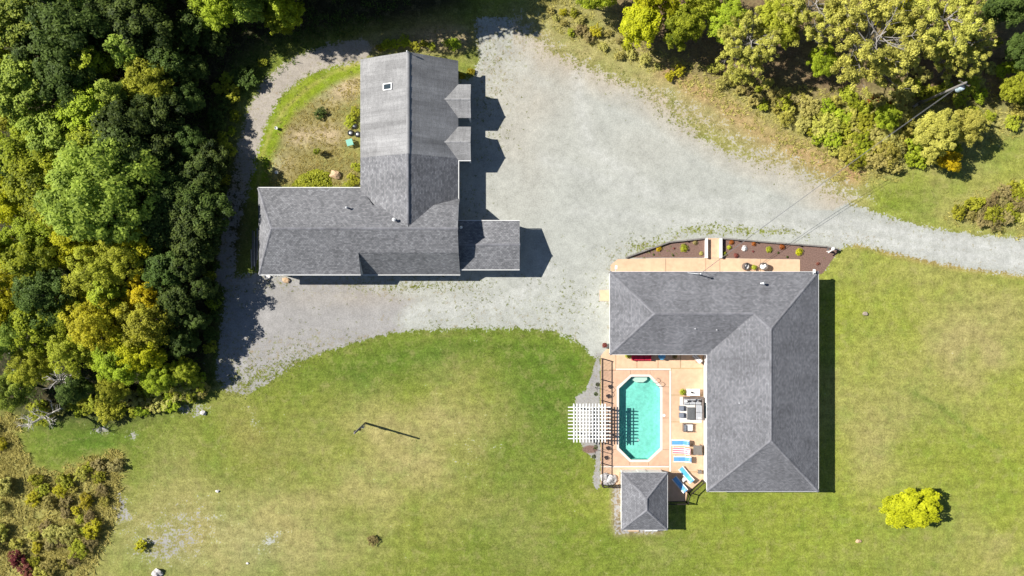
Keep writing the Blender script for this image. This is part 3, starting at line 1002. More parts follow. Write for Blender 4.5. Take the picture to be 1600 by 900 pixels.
# walls
MB().prism([(xl + .3, yWr), (xr - .3, yWr), (xr - .3, yTop - .3), (xl + .3, yTop - .3)], 0, 2.62).build('wall', M['siding_grey'], gar, world=True)
gb = MB()
yg = yTop - .3
gb.v = [(xl + .3, yg, 2.55), (xr - .3, yg, 2.55), (xr - .3, yg, 2.75), (xm, yg, zm - .18), (xl + .3, yg, 3.15), (xl + .3, yg - .15, 2.55), (xr - .3, yg - .15, 2.55), (xr - .3, yg - .15, 2.75), (xm, yg - .15, zm - .18), (xl + .3, yg - .15, 3.15)]
gb.f = [(0, 4, 3, 2, 1), (5, 6, 7, 8, 9), (0, 1, 6, 5), (1, 2, 7, 6), (4, 0, 5, 9)]
gb.build('gable_wall', M['siding_grey'], gar, world=True)
MB().prism([(xw0 + .35, yBr - 1.2), (xs, yBr - 1.2), (xg - .3, yBr - 1.2), (xg - .3, yUp - .35), (xw0 + .35, yUp - .35)], 0, 2.68).build('wall', M['siding_grey'], gar, world=True)
MB().prism([(xw1 + .35, yLo + .35), (xs - .05, yLo + .35), (xs - .05, yBr - 1.0), (xw1 + .35, yBr - 1.0)], 0, 3.1).build('wall', M['siding_grey'], gar, world=True)
ge = MB()
gp = [(yUp - .35 - 1.4, 2.5), (yEk - .3, 2.6), (yBk, zBk - .18), (yWr, zW - .18), (yBr, zBr - .18), (yBr - 1.2, 2.9), (yBr - 1.2, 2.5)]
n = len(gp)
ge.v = [(xg - .3, y, z) for y, z in gp] + [(xg - .45, y, z) for y, z in gp]
ge.f = [tuple(range(n)), tuple(range(2 * n - 1, n - 1, -1))] + [(i, i + n, (i + 1) % n + n, (i + 1) % n) for i in range(n)]
ge.build('gable_wall', M['siding_grey'], gar, world=True)
for k in range(5):
    xx = xs + 0.25 + k * (xg - xs - 0.5) / 4
    MB().box((xx, yE2 + 0.3, 0.92), (0.12, 0.12, 1.86)).build('porch_post', M['white'], gar, world=True)
# little gables over the bays
for yc in (21.17, 16.38):
    hwid, zd, ze_, xo = 1.90, 3.52, 2.70, -4.66
    dg = roof('bay_gable_roof', [[(xo, yc, zd), (xo, yc + hwid, ze_), (xr - 0.05, yc + hwid, ze_), (xr - 2.2, yc, zd)],
                                 [(xo, yc, zd), (xr - 2.2, yc, zd), (xr - 0.05, yc - hwid, ze_), (xo, yc - hwid, ze_)]], M['shingle_old'], gar, 0.1)
    cap_line(dg, [((xo, yc, zd), (xr - 2.0, yc, zd))], M['cap_old'], 0.22, 0.9)
    g3 = MB()
    g3.v = [(xo - .12, yc - hwid + .1, 2.5), (xo - .12, yc + hwid - .1, 2.5), (xo - .12, yc + hwid - .1, 2.62), (xo - .12, yc, zd - .14), (xo - .12, yc - hwid + .1, 2.62)]
    g3.f = [(0, 1, 2, 3, 4)]
    g3.build('bay_gable_front', M['siding_grey'], gar, world=True)
    for s in (-1, 1):
        MB().box((xo - .2, yc + s * (hwid - .2), 1.27), (0.16, 0.16, 2.54)).build('bay_post', M['white'], gar, world=True)
        MB().beam((xr - .3, yc + s * (hwid - .12), 2.52), (xo - .1, yc + s * (hwid - .12), 2.52), 0.12, 0.2).build('bay_beam', M['white'], gar, world=True)
    door(gar, (xr - .3, yc, 1.16), 2.9, 2.3, '+x', M['door'])
GUT_SIGN['s'] = 1
gut = lambda a, b: MB().beam(a, b, 0.07, 0.11).build('gutter', M['white'], gar, world=True)
gut((xr + .05, 14.4, 2.63), (xr + .05, yEk, 2.63))
gut((xr, 14.42, 2.64), (-4.66, 14.42, 2.64))
gut((xw1, yLo - .05, zLo - .06), (xs, yLo - .05, zLo - .06))
gut((xs, yE2 - .05, zE2 - .06), (xg, yE2 - .05, zE2 - .06))
gut((xw0, yUp + .05, zUp - .06), (xl, yUp + .05, zUp - .06))
# annex
cx0, cx1, cy0, cy1, cze, czr = xg - 0.25, 0.87, 2.11, 7.64, 2.4, 3.5
cm = (cy0 + cy1) / 2
ax_ = roof('annex_roof', [[(cx0, cm, czr), (cx0, cy0, cze), (cx1, cy0, cze), (cx1, cm, czr)], [(cx0, cm, czr), (cx1, cm, czr), (cx1, cy1, cze), (cx0, cy1, cze)]], M['shingle_garage'], gar)
cap_line(ax_, [((xg, cm, czr), (cx1, cm, czr))], M['cap'], 0.24, 0.9)
MB().prism([(cx0, cy0 + .3), (cx1 - .35, cy0 + .3), (cx1 - .35, cy1 - .3), (cx0, cy1 - .3)], 0, 2.38).build('annex_wall', M['siding_grey'], gar, world=True)
ag = MB()
ag.v = [(cx1 - .35, cy0 + .3, 2.3), (cx1 - .35, cy1 - .3, 2.3), (cx1 - .35, cm, czr - .16), (cx1 - .5, cy0 + .3, 2.3), (cx1 - .5, cy1 - .3, 2.3), (cx1 - .5, cm, czr - .16)]
ag.f = [(0, 1, 2), (5, 4, 3), (0, 2, 5, 3), (1, 4, 5, 2), (0, 3, 4, 1)]
ag.build('annex_gable_wall', M['siding_grey'], gar, world=True)
door(gar, (cx1 - .35, cm, 1.1), 2.4, 2.15, '+x', M['door'])
gut((cx0, cy0 - .05, cze - .06), (cx1, cy0 - .05, cze - .06))
gut((cx0, cy1 + .05, cze - .06), (cx1, cy1 + .05, cze - .06))
# skylight, vents
p = W(607, 137.5, 4.2)
slope = (zm - zl) / (xm - xl)
zz = zl + slope * (p.x - xl)
tl = math.atan(slope)
def tilted(c, sx, sy, sz):
    m = MB().box((0, 0, 0), (sx, sy, sz))
    rot = Matrix.Rotation(-tl, 4, 'Y')
    m.v = [tuple(rot @ Vector(v) + Vector(c)) for v in m.v]
    return m
sk = MB()
for c, s in (((-.52, 0), (.12, .72)), ((.52, 0), (.12, .72)), ((0, .33), (.94, .1)), ((0, -.33), (.94, .1))):
    t = tilted((p.x + c[0] * math.cos(tl), p.y + c[1], zz + c[0] * math.sin(tl) + .05), s[0], s[1], .14)
    k = len(sk.v); sk.v += t.v; sk.f += [tuple(i + k for i in f) for f in t.f]
skl = sk.build('skylight', M['white'], gar, world=True)
tilted((p.x, p.y, zz + .04), .94, .58, .1).build('pane', M['glass'], skl, world=2)
for (a, b, r) in ((541, 324, .09), (617, 344, .12)):
    p = W(a, b, 5.0)
    z = zW - (zW - zUp) / (yUp - yWr) * abs(p.y - yWr)
    vent_pipe(gar, (p.x, p.y, z), 0.5, r, M['lead'] if r < .1 else M['white'])
p = W(637, 79, 5.75)
MB().lathe((xm, yTop - .1, zm + .02), [(.04, 0), (.03, .3), (.09, .34), (.09, .46), (.01, .55)], 8).build('finial', M['white'], gar, world=True)
p = W(717, 355, 3.6)
MB().lathe((xg + .2, W(717, 355, 3.6).y, 3.2), [(.1, 0), (.12, .2), (.17, .24), (.05, .42)], 10).build('vent_pipe', M['white'], gar, world=True)
window(gar, (xr - .3, 9.0, 1.5), 1.2, 1.0, '+x')
window(gar, (xm - 1.6, yTop - .3, 1.5), 1.2, 1.0, '+y')
for xx in (-25, -21):
    window(gar, (xx, yLo + .35, 1.5), 1.3, 1.1, '-y')
door(gar, (-12, yBr - 1.2, 1.05), 1.0, 2.05, '-y', M['white'])
window(gar, (-9, yBr - 1.2, 1.45), 1.2, 1.0, '-y')

# ------------------------------------------------------------------ pool, patio, walks
ZP = 0.06
patio = thing('patio', 'peach concrete patio slabs laid round the turquoise pool', 'patio', W(1000, 660))
patio['kind'] = 'structure'


def slab(pts_px, mat, parent, name='slab', z=ZP, th=0.14, gap=0.02):
    pts = [G(*q) for q in pts_px]
    cx = sum(p[0] for p in pts) / len(pts)
    cy = sum(p[1] for p in pts) / len(pts)
    pts = [(x + (cx - x) * gap / max(.3, math.hypot(x - cx, y - cy)), y + (cy - y) * gap / max(.3, math.hypot(x - cx, y - cy))) for x, y in pts]
    return MB().prism(pts, z - th, z).build(name, mat, parent, world=True)


octo = [(967, 607), (986.5, 588.5), (1014, 588.5), (1031.5, 607), (1031.5, 699.5), (1012, 718), (985.5, 718), (967, 699.5)]
# inner deck: eight slabs between the pool edge and the pale band
rx0, rx1, ry0, ry1 = 938.5, 1045.2, 578.5, 727.5
def grow(q, k):
    cx, cy = 999.3, 653.3
    dx, dy = q[0] - cx, q[1] - cy
    return (cx + dx * (1 + k / abs(max(32.3, abs(dx)))), cy + dy * (1 + k / max(64.8, abs(dy))))
oc2 = [grow(q, 3.6) for q in octo]
slab([(rx0, ry0), (oc2[1][0], ry0), oc2[1], oc2[0], (rx0, oc2[0][1])], M['patio_deck'], patio)
slab([(oc2[1][0], ry0), (oc2[2][0], ry0), oc2[2], oc2[1]], M['patio_deck'], patio)
slab([(oc2[2][0], ry0), (rx1, ry0), (rx1, oc2[3][1]), oc2[3], oc2[2]], M['patio_deck'], patio)
slab([(rx1, oc2[3][1]), (rx1, 653), (oc2[3][0], 653), oc2[3]], M['patio_deck'], patio)
slab([(rx1, 653), (rx1, oc2[4][1]), oc2[4], (oc2[3][0], 653)], M['patio_deck'], patio)
slab([(rx1, oc2[4][1]), (rx1, ry1), (oc2[5][0], ry1), oc2[5], oc2[4]], M['patio_deck'], patio)
slab([(oc2[5][0], ry1), (oc2[6][0], ry1), oc2[6], oc2[5]], M['patio_deck'], patio)
slab([(oc2[6][0], ry1), (rx0, ry1), (rx0, oc2[7][1]), oc2[7], oc2[6]], M['patio_deck'], patio)
slab([(rx0, oc2[7][1]), (rx0, 653), (oc2[0][0], 653), oc2[7]], M['patio_deck'], patio)
slab([(rx0, 653), (rx0, oc2[0][1]), oc2[0], (oc2[0][0], 653)], M['patio_deck'], patio)
for q in ([(962, 575.5), (1048.6, 575.5), (1048.6, 578.2), (962, 578.2)], [(1045.5, 578.5), (1048.6, 578.5), (1048.6, 737), (1045.5, 737)],
          [(938.5, 727.8), (1045.2, 727.8), (1045.2, 730.2), (938.5, 730.2)]):
    slab(q, M['band'], patio, 'border_band', ZP + .004)
slab([(938.5, 730.5), (1045.2, 730.5), (1045.2, 737), (968, 737), (968, 757), (938.5, 757)], M['patio'], patio)
slab([(938.5, 556), (948, 545), (962, 545), (962, 578.2), (938.5, 578.2)], M['patio'], patio)
for a, b in ((962.3, 995), (995.3, 1028), (1028.3, 1063)):
    slab([(a, 545), (b, 545), (b, 575.2), (a, 575.2)], M['patio'], patio)
slab([(1063.3, 545), (1098.5, 545), (1098.5, 575.2), (1063.3, 575.2)], M['patio'], patio)
for a, b in ((575.5, 617), (617.3, 659), (659.3, 700), (700.3, 737)):
    slab([(1048.9, a), (1098.5, a), (1098.5, b), (1048.9, b)], M['patio'], patio)
slab([(1033, 737.3), (1098.5, 737.3), (1098.5, 748), (1074, 770), (1071, 783), (1033, 783)], M['patio'], patio)

pool = thing('swimming_pool', 'octagonal turquoise swimming pool with clear water', 'pool', W(999, 653))
ow = [G(*q) for q in octo]
ob = [G(*q) for q in oc2]
shell = MB()
n = 8
DP = 0.80
shell.v = [(x, y, ZP - .05) for x, y in ow] + [(x, y, -DP) for x, y in ow]
shell.f = [(i, (i + 1) % n, n + (i + 1) % n, n + i) for i in range(n)] + [tuple(range(2 * n - 1, n - 1, -1))]
shell.build('basin', M['pool_shell'], pool, world=True)
for i in range(n):
    j = (i + 1) % n
    MB().prism([ow[i], ow[j], ob[j], ob[i]], -0.05, ZP + .012).build('coping', M['coping'], pool, world=True)
iw = [G(999.3 + (q[0] - 999.3) * .998, 653.3 + (q[1] - 653.3) * .998) for q in octo]
wm = MB()
wm.poly([(x, y, -0.09) for x, y in iw][::-1])
wm.build('water', M['water'], pool, world=True)
MB().prism([G(988.5, 589.2), G(1012, 589.2), G(1012, 594), G(1006, 598), G(994, 598), G(988.5, 594)], -DP + .003, -.36).build('step', M['coping'], pool, world=True)
dr = W(999, 690)
MB().lathe((dr.x, dr.y, -DP), [(.16, 0), (.16, .02), (.1, .035)], 14).build('drain', M['lead'], pool, world=True)
skm = W(1037.5, 649)
MB().lathe((skm.x, skm.y, ZP), [(.17, 0), (.17, .015), (.15, .03)], 14).build('skimmer_lid', M['white'], pool, world=True)
# grab rails of the pool ladder
for k, (a, b) in enumerate((((1018, 597), (1026, 590.5)), ((1025, 602.5), (1033, 596.5)))):
    pa, pb = W(*a), W(*b)
    d = pb - pa
    pts = [pa + Vector((0, 0, -.5)), pa + Vector((0, 0, .35)), pa + d * .12 + Vector((0, 0, .62)), pa + d * .45 + Vector((0, 0, .72)), pa + d * .8 + Vector((0, 0, .6)), pb + Vector((0, 0, .3)), pb + Vector((0, 0, ZP))]
    MB().tube(pts, 0.028, 8).build('grab_rail', M['grey_metal'], pool, world=True, smooth=True)

walk = thing('front_walk', 'peach concrete front walk along the house with a spur to the drive', 'walk', W(1100, 412))
walk['kind'] = 'structure'
slab([(954, 414), (965, 405), (1040, 403.5), (1040, 430), (954, 430)], M['patio'], walk)
slab([(1040.3, 403.5), (1102.5, 403.5), (1102.5, 430), (1040.3, 430)], M['patio'], walk)
slab([(1102.8, 403.5), (1124.5, 403.5), (1124.5, 430), (1102.8, 430)], M['patio'], walk)
slab([(1124.8, 403.5), (1188, 404.5), (1188, 430), (1124.8, 430)], M['patio'], walk)
slab([(1188.3, 404.5), (1250, 405.5), (1250, 430), (1188.3, 430)], M['patio'], walk)
slab([(1103.5, 372), (1123.5, 372), (1123.5, 403.2), (1103.5, 403.2)], M['patio'], walk)
pad = tag(slab([(937, 453), (952.5, 453), (952.5, 470.5), (937, 470.5)], M['patio'], None, 'doorstep', 0.10, .12), 'tan concrete doorstep pad on the gravel beside the house wall', 'step')
pad.location = (0, 0, 0)

# ------------------------------------------------------------------ foliage
def leaf_mesh(name, P, Nrm, size, tint, aspect=0.62, seed=0):
    """one bent four-cornered leaf per point"""
    rg = np.random.default_rng(seed)
    n = len(P)
    Nrm = Nrm / (np.linalg.norm(Nrm, axis=1, keepdims=True) + 1e-9)
    ref = rg.normal(size=(n, 3))
    a = np.cross(Nrm, ref)
    a /= np.linalg.norm(a, axis=1, keepdims=True) + 1e-9
    b = np.cross(Nrm, a)
    s = np.asarray(size).reshape(-1, 1) * np.ones((n, 1))
    v = np.stack([P - a * s, P - b * s * aspect - Nrm * s * .18, P + a * s, P + b * s * aspect - Nrm * s * .18], 1).reshape(-1, 3)
    q = np.arange(4 * n).reshape(n, 4)
    return np_mesh(name, v, q, (('tint', 'FLOAT', np.repeat(tint, 4)),))


def sphere_pts(rg, n):
    v = rg.normal(size=(n, 3))
    return v / np.linalg.norm(v, axis=1, keepdims=True)


def crown_points(rg, Rr, Hh, z0, nclump, nleaf, clump=0.27, top=0.5, lobes=5):
    """clump centres through the crown's volume, leaves round each clump"""
    cz = (z0 + Hh) / 2
    hz = (Hh - z0) / 2
    d = sphere_pts(rg, nclump)
    r = rg.random(nclump) ** (1 / 2.4)
    lob = sphere_pts(rg, lobes + 3) * np.array([1, 1, .6])
    bulge = 0.66 + 0.50 * np.max(d @ lob.T, axis=1) ** 2
    cen = d * (r * bulge)[:, None] * np.array([Rr, Rr, hz]) * (1 - clump * .75)
    low = cen[:, 2] < 0
    cen[low, :2] *= (0.72 + 0.28 * (1 + cen[low, 2:3] / hz))
    cen[:, 2] += cz
    cr = Rr * clump * rg.uniform(0.5, 1.5, nclump)
    Ps, Ns, Ts = [], [], []
    for c, k in zip(cen, cr):
        m = max(8, int(nleaf * (k / (Rr * clump)) ** 2))
        u_ = sphere_pts(rg, m)
        u_[:, 2] = np.where(rg.random(m) < top, np.abs(u_[:, 2]), u_[:, 2])
        rad = k * rg.uniform(0.6, 1.15, m)
        Ps.append(c + u_ * rad[:, None] * np.array([1, 1, .72]))
        Ns.append(u_ * .55 + rg.normal(size=(m, 3)) * .38 + np.array([-.35, .1, 1.0]) + (c - np.array([0, 0, cz])) / Rr * .4)
        Ts.append(np.clip(rg.normal(.5, .22, m) + rg.normal(0, .16), 0, 1))
    return cen, cr, np.concatenate(Ps), np.concatenate(Ns), np.concatenate(Ts)


def trunk_mesh(rg, Hh, z0, cen, nl, r0, lean=0.3):
    mb = MB()
    tip = Vector((rg.normal() * lean, rg.normal() * lean, Hh * 0.86))
    pts = [Vector((0, 0, -0.15)), Vector((tip.x * .1, tip.y * .1, Hh * .25)), Vector((tip.x * .5, tip.y * .4, Hh * .55)), tip]
    mb.tube(pts, [r0 * 1.25, r0 * .9, r0 * .55, r0 * .12], 8)
    for i in rg.permutation(len(cen))[:nl]:
        c = Vector(cen[i])
        t = min(.8, max(.28, (c.z - 0.25 * math.hypot(c.x, c.y)) / Hh * .8))
        s = Vector((tip.x * t * .6, tip.y * t * .6, Hh * t * .95))
        mid = s.lerp(c, .5) + Vector((rg.normal() * .2, rg.normal() * .2, .15))
        mb.tube([s, mid, c], [r0 * .38, r0 * .22, r0 * .06], 5, False)
    return mb.mesh('trunk', smooth=True)


def make_proto(kind, seed, Rr, Hh, z0, nclump, nleaf, lsize, clump=.27, limbs=14, r0=.16, aspect=.62, tufts=False):
    rg = np.random.default_rng(seed)
    cen, cr, P, Nn, T = crown_points(rg, Rr, Hh, z0, nclump, nleaf, clump)
    sz = lsize * rg.uniform(.7, 1.3, len(P))
    crown = leaf_mesh(kind + '_crown', P, Nn, sz, T, aspect, seed)
    tr = trunk_mesh(rg, Hh, z0, cen, limbs, r0)
    return crown, tr, Rr, Hh


def make_tufted(seed, Rr, Hh):
    """open spreading crown: pale limbs that fork, a round tuft at every twig's end"""
    rg = np.random.default_rng(seed)
    mb = MB()
    r0 = .2
    top = Vector((rg.normal() * .3, rg.normal() * .3, Hh * .9))
    mb.tube([(0, 0, -.15), Vector((top.x * .4, top.y * .4, Hh * .45)), top], [r0 * 1.2, r0 * .8, r0 * .2], 8)
    tips = []
    nb = 26
    for i in range(nb):
        t = .42 + .5 * i / nb
        ang = i * 2.4 + rg.normal() * .3
        ln = Rr * (1.05 - .55 * (t - .42) / .5) * rg.uniform(.75, 1.08)
        s = Vector((top.x * t, top.y * t, Hh * .92 * t))
        e = s + Vector((math.cos(ang) * ln, math.sin(ang) * ln, ln * .30 + Hh * .06))
        mid = s.lerp(e, .5) + Vector((rg.normal() * .2, rg.normal() * .2, -.1))
        mb.tube([s, mid, e], [.065, .04, .015], 5, False)
        for k in range(13):
            f = rg.uniform(.3, 1.0)
            b0 = s.lerp(mid, f * 2) if f < .5 else mid.lerp(e, f * 2 - 1)
            a2 = ang + rg.choice([-1, 1]) * rg.uniform(.35, 1.2)
            l2 = rg.uniform(.5, 1.4) * (Rr / 5)
            b1 = b0 + Vector((math.cos(a2) * l2, math.sin(a2) * l2, rg.uniform(.1, .55)))
            mb.tube([b0, b1], [.02, .009], 4, False)
            tips.append(b1)
    tips = np.array([tuple(p) for p in tips])
    Ps, Ns, Ts = [], [], []
    for c in tips:
        k = rg.uniform(.28, .55)
        m = int(85 * (k / .38) ** 2)
        u_ = sphere_pts(rg, m)
        u_[:, 2] = np.where(rg.random(m) < .6, np.abs(u_[:, 2]), u_[:, 2])
        Ps.append(c + u_ * (k * rg.uniform(.3, 1.05, m))[:, None] * np.array([1, 1, .7]))
        Ns.append(u_ + rg.normal(size=(m, 3)) * .5 + np.array([0, 0, .4]))
        Ts.append(np.clip(rg.normal(.5, .18, m) + rg.normal(0, .2), 0, 1))
    P = np.concatenate(Ps)
    crown = leaf_mesh('tufted_crown', P, np.concatenate(Ns), .10 * rg.uniform(.7, 1.3, len(P)), np.concatenate(Ts), .55, seed)
    return crown, mb.mesh('trunk', smooth=True), Rr, Hh


PROTO = {
    'broad': [make_proto('broad', 11, 3.4, 9, 2.0, 190, 56, .135, .135, 18), make_proto('broad', 12, 3.7, 9.5, 2.2, 210, 54, .135, .13, 18),
              make_proto('broad', 13, 3.1, 8.5, 1.6, 170, 56, .13, .14, 18)],
    'fine': [make_proto('fine', 21, 2.9, 8, 1.4, 230, 60, .095, .115, 18), make_proto('fine', 22, 3.2, 8.5, 1.3, 250, 58, .095, .11, 18)],
    'big': [make_proto('big', 31, 5.8, 11.5, 2.4, 480, 62, .15, .10, 30, .26), make_proto('big', 32, 5.2, 11.0, 2.2, 440, 62, .15, .105, 30, .24)],
    'slim': [make_proto('slim', 41, 2.0, 9.5, 1.0, 120, 54, .12, .18, 12, .12), make_proto('slim', 42, 1.8, 8.5, .8, 110, 54, .11, .18, 12, .11)],
    'tufted': [make_tufted(51, 5.2, 10.5), make_tufted(52, 4.6, 9.5)],
    'shrub': [make_proto('shrub', 61, 1.5, 1.8, .05, 80, 24, .10, .13, 10, .035), make_proto('shrub', 62, 1.5, 1.5, .03, 74, 24, .09, .13, 10, .035),
              make_proto('shrub', 63, 1.8, 2.1, .05, 95, 24, .10, .12, 10, .035)],
    'round': [make_proto('round', 71, 2.6, 4.3, .35, 190, 80, .10, .14, 20, .12)],
}


def plant(kind, variant, xy, scale, mat, name, label, cat_, group, rz=None, bark='bark', sz=None, single=False):
    crown, tr, Rr, Hh = PROTO[kind][variant % len(PROTO[kind])]
    root = thing(name, label, cat_, (xy[0], xy[1], 0), random.uniform(0, 6.28) if rz is None else rz, group)
    root.scale = (scale, scale, scale if sz is None else sz)
    for nm, me_, mt in (('trunk' if cat_ == 'tree' else 'stem', tr, M[bark]), ('crown' if cat_ == 'tree' else 'foliage', crown, M[mat])):
        if not me_.materials:
            me_.materials.append(mt)
        o = bpy.data.objects.new(nm, me_)
        o.parent = root
        C.objects.link(o)
        o.material_slots[0].link = 'OBJECT'
        o.material_slots[0].material = mt
    return root


TONE = {'leaf_dark': 'dark green', 'leaf_cool': 'cool green', 'leaf_green': 'fresh green', 'leaf_olive': 'olive', 'leaf_gold': 'golden green', 'leaf_lime': 'lime yellow', 'leaf_yellow': 'bright yellow',
        'leaf_straw': 'straw', 'leaf_pale': 'pale green', 'leaf_brown': 'brown', 'leaf_orange': 'orange red', 'leaf_red': 'dusty red'}
LAB = {
    'leaf_dark': ('leafy_tree', 'dark green leafy tree packed into the wood beside the garage track', 'dark green trees of the wood'),
    'leaf_cool': ('leafy_tree', 'cool mid green leafy tree in the wood beside the garage track', 'cool green trees of the wood'),
    'leaf_green': ('leafy_tree', 'fresh green leafy tree in the wood beside the garage track', 'fresh green trees of the wood'),
    'leaf_olive': ('olive_tree', 'olive green fine-leaved tree in the wood above the mown clearing', 'olive trees of the wood'),
    'leaf_gold': ('golden_tree', 'golden green autumn tree in the wood above the mown clearing', 'golden trees of the wood'),
    'leaf_lime': ('lime_tree', 'lime yellow autumn tree in the wood beside the garage track', 'lime yellow trees of the wood'),
    'leaf_yellow': ('yellow_tree', 'bright yellow autumn tree in the wood above the mown clearing', 'yellow trees of the wood'),
}
rw = random.Random(5)
MARKS = [(205, 322, 'the widest pale maple'), (300, 318, 'the broad dark maple'), (456, 72, 'the bend of the gravel track'), (345, 300, 'the straight of the gravel track'),
         (340, 520, 'the grey gravel corner'), (120, 640, 'the mown clearing'), (112, 590, 'the bleached leafless tree'), (590, 40, 'the shaded grass behind the garage'), (380, 420, 'the log stack'),
         (1310, 98, 'the widest tufted tree'), (1434, 163, 'the power pole'), (988, 58, 'the lime green maple'), (1462, 252, 'the small bright yellow tree'), (1220, 225, 'the reddish bare soil'),
         (1540, 350, 'the narrow part of the drive'), (860, 40, 'the top corner of the gravel yard'), (185, 790, 'the bare gravel patch'), (40, 880, 'the dusty red bushes'), (30, 700, 'the dark ditch line'), (110, 745, 'the lower rim of the mown clearing'), (1320, 280, 'the patch of loose gravel on the verge'), (1148, 92, 'the first tufted tree')]


def spot(px, py):
    ds = sorted((math.hypot(px - a, py - b), t) for a, b, t in MARKS)
    d, t = ds[0]
    return ('close by ' if d < 38 else 'a few steps from ' if d < 80 else 'well back from ') + t


SIZEW = lambda k, lo, hi: 'small ' if k < lo else 'large ' if k > hi else ''
trees = []          # (px, py, radius px) of those standing


def wood_tree(px, py, kind, scale, mat, var=None, label=None, name=None, group=None):
    nm, lb, gp = LAB[mat]
    trees.append((px, py))
    kw = {'broad': 'round-crowned', 'fine': 'fine-leaved', 'slim': 'narrow', 'big': 'wide'}[kind]
    gp = gp if not group else group
    lb = SIZEW(scale, .68, .95) + TONE[mat] + ' ' + kw + ' tree ' + spot(px, py)
    gp = lb
    return plant(kind, rw.randrange(6) if var is None else var, G(px, py), scale, mat, name or nm, label or lb, 'tree', None if label else (group or gp),
                 rw.uniform(0, 6.28))


# the great maple and other marked trees of the left wood
wood_tree(212, 318, 'big', 1.12, 'leaf_cool', 0, 'very broad pale green maple, the widest crown in the wood', 'maple_tree')
wood_tree(120, 300, 'big', .85, 'leaf_green', 1, 'broad fresh green maple touching the widest pale crown in the wood', 'maple_tree')
wood_tree(300, 318, 'big', .74, 'leaf_dark', 1, 'broad dark green maple beside the widest pale crown in the wood', 'maple_tree')
wood_tree(454, 44, 'broad', .6, 'leaf_green', 0, 'fresh green tree overhanging the bend of the gravel track', 'leafy_tree')
marked = [(232, 402, 'fine', .92, 'leaf_olive'), (248, 372, 'broad', .8, 'leaf_lime'), (255, 462, 'fine', .75, 'leaf_yellow'), (195, 500, 'fine', 1.05, 'leaf_gold'),
          (160, 380, 'fine', .9, 'leaf_lime'), (265, 502, 'fine', .95, 'leaf_olive'), (105, 415, 'broad', .9, 'leaf_green'), (250, 540, 'fine', .85, 'leaf_lime'),
          (150, 540, 'fine', .85, 'leaf_olive'), (215, 560, 'fine', .8, 'leaf_green'), (100, 500, 'broad', .9, 'leaf_green'), (285, 420, 'broad', .75, 'leaf_dark'),
          (90, 560, 'fine', .8, 'leaf_olive'), (165, 452, 'fine', .85, 'leaf_olive'), (300, 472, 'broad', .70, 'leaf_dark'), (306, 528, 'fine', .62, 'leaf_dark'),
          (306, 575, 'fine', .5, 'leaf_green'), (270, 585, 'fine', .6, 'leaf_green'), (200, 600, 'fine', .6, 'leaf_olive'), (322, 418, 'slim', .85, 'leaf_dark'),
          (333, 362, 'broad', .84, 'leaf_dark'), (336, 290, 'broad', .84, 'leaf_dark'), (315, 235, 'broad', .6, 'leaf_dark'), (312, 168, 'broad', .58, 'leaf_dark'),
          (318, 122, 'broad', .5, 'leaf_dark'), (350, 78, 'broad', .52, 'leaf_dark'), (418, 26, 'broad', .72, 'leaf_cool'), (368, 32, 'broad', .76, 'leaf_green'),
          (352, 262, 'broad', .66, 'leaf_dark'), (350, 335, 'broad', .92, 'leaf_dark'), (343, 392, 'slim', .8, 'leaf_dark'), (343, 450, 'slim', .72, 'leaf_dark'), (330, 500, 'slim', .66, 'leaf_dark'), (470, 40, 'slim', .85, 'leaf_green'), (280, 250, 'broad', .8, 'leaf_dark'), (282, 190, 'broad', .84, 'leaf_dark'), (240, 220, 'broad', .95, 'leaf_dark'),
          (262, 150, 'broad', .8, 'leaf_olive'), (285, 110, 'broad', .7, 'leaf_dark'), (320, 62, 'broad', .66, 'leaf_dark')]
for a in marked:
    wood_tree(a[0], a[1], a[2], a[3] * 1.08, a[4])
# the rest of the wood, kept apart from those
tries = 0
extra = 0
while tries < 5000 and extra < 74:
    tries += 1
    px, py = rw.uniform(40, 345), rw.uniform(-70, 610)
    if rw.random() < .25:
        px, py = rw.uniform(330, 650), rw.uniform(-95, -25)
    d = sdist(forest_poly, np.array([px]), np.array([py]))[0]
    if d < 14: continue
    big = min(1.0, .62 + d / 260)
    if min((math.hypot(px - a, py - b) for a, b in trees), default=99) < 42: continue
    if math.hypot(px - 205, py - 322) < 62 or math.hypot(px - 100, py - 612) < 42: continue
    if py < 20 and px > 330:
        mt, kd, big = 'leaf_dark', 'broad', 1.5
    elif py < 320:
        mt = rw.choice(['leaf_dark', 'leaf_dark', 'leaf_dark', 'leaf_dark', 'leaf_cool'] if px > 200 else ['leaf_green', 'leaf_cool', 'leaf_olive', 'leaf_dark', 'leaf_dark'])  # dark leaves on the track side paint the wood's shaded zone
        kd = rw.choice(['broad', 'broad', 'slim'])
    else:
        mt = rw.choice(['leaf_green', 'leaf_olive', 'leaf_dark', 'leaf_cool', 'leaf_lime', 'leaf_green'])
        if px > 265: mt = 'leaf_dark'  # same shaded zone, put into the leaf colour
        kd = rw.choice(['fine', 'broad', 'fine', 'slim'])
    wood_tree(px, py, kd, big * rw.uniform(.92, 1.22), mt)
    extra += 1

# trees along the upper right
def solo(px, py, kind, var, scale, mat, name, label, bark='bark', rz=None, sz=None):
    trees.append((px, py))
    return plant(kind, var, G(px, py), scale, mat, name, label, 'tree', None, rz, bark, sz)

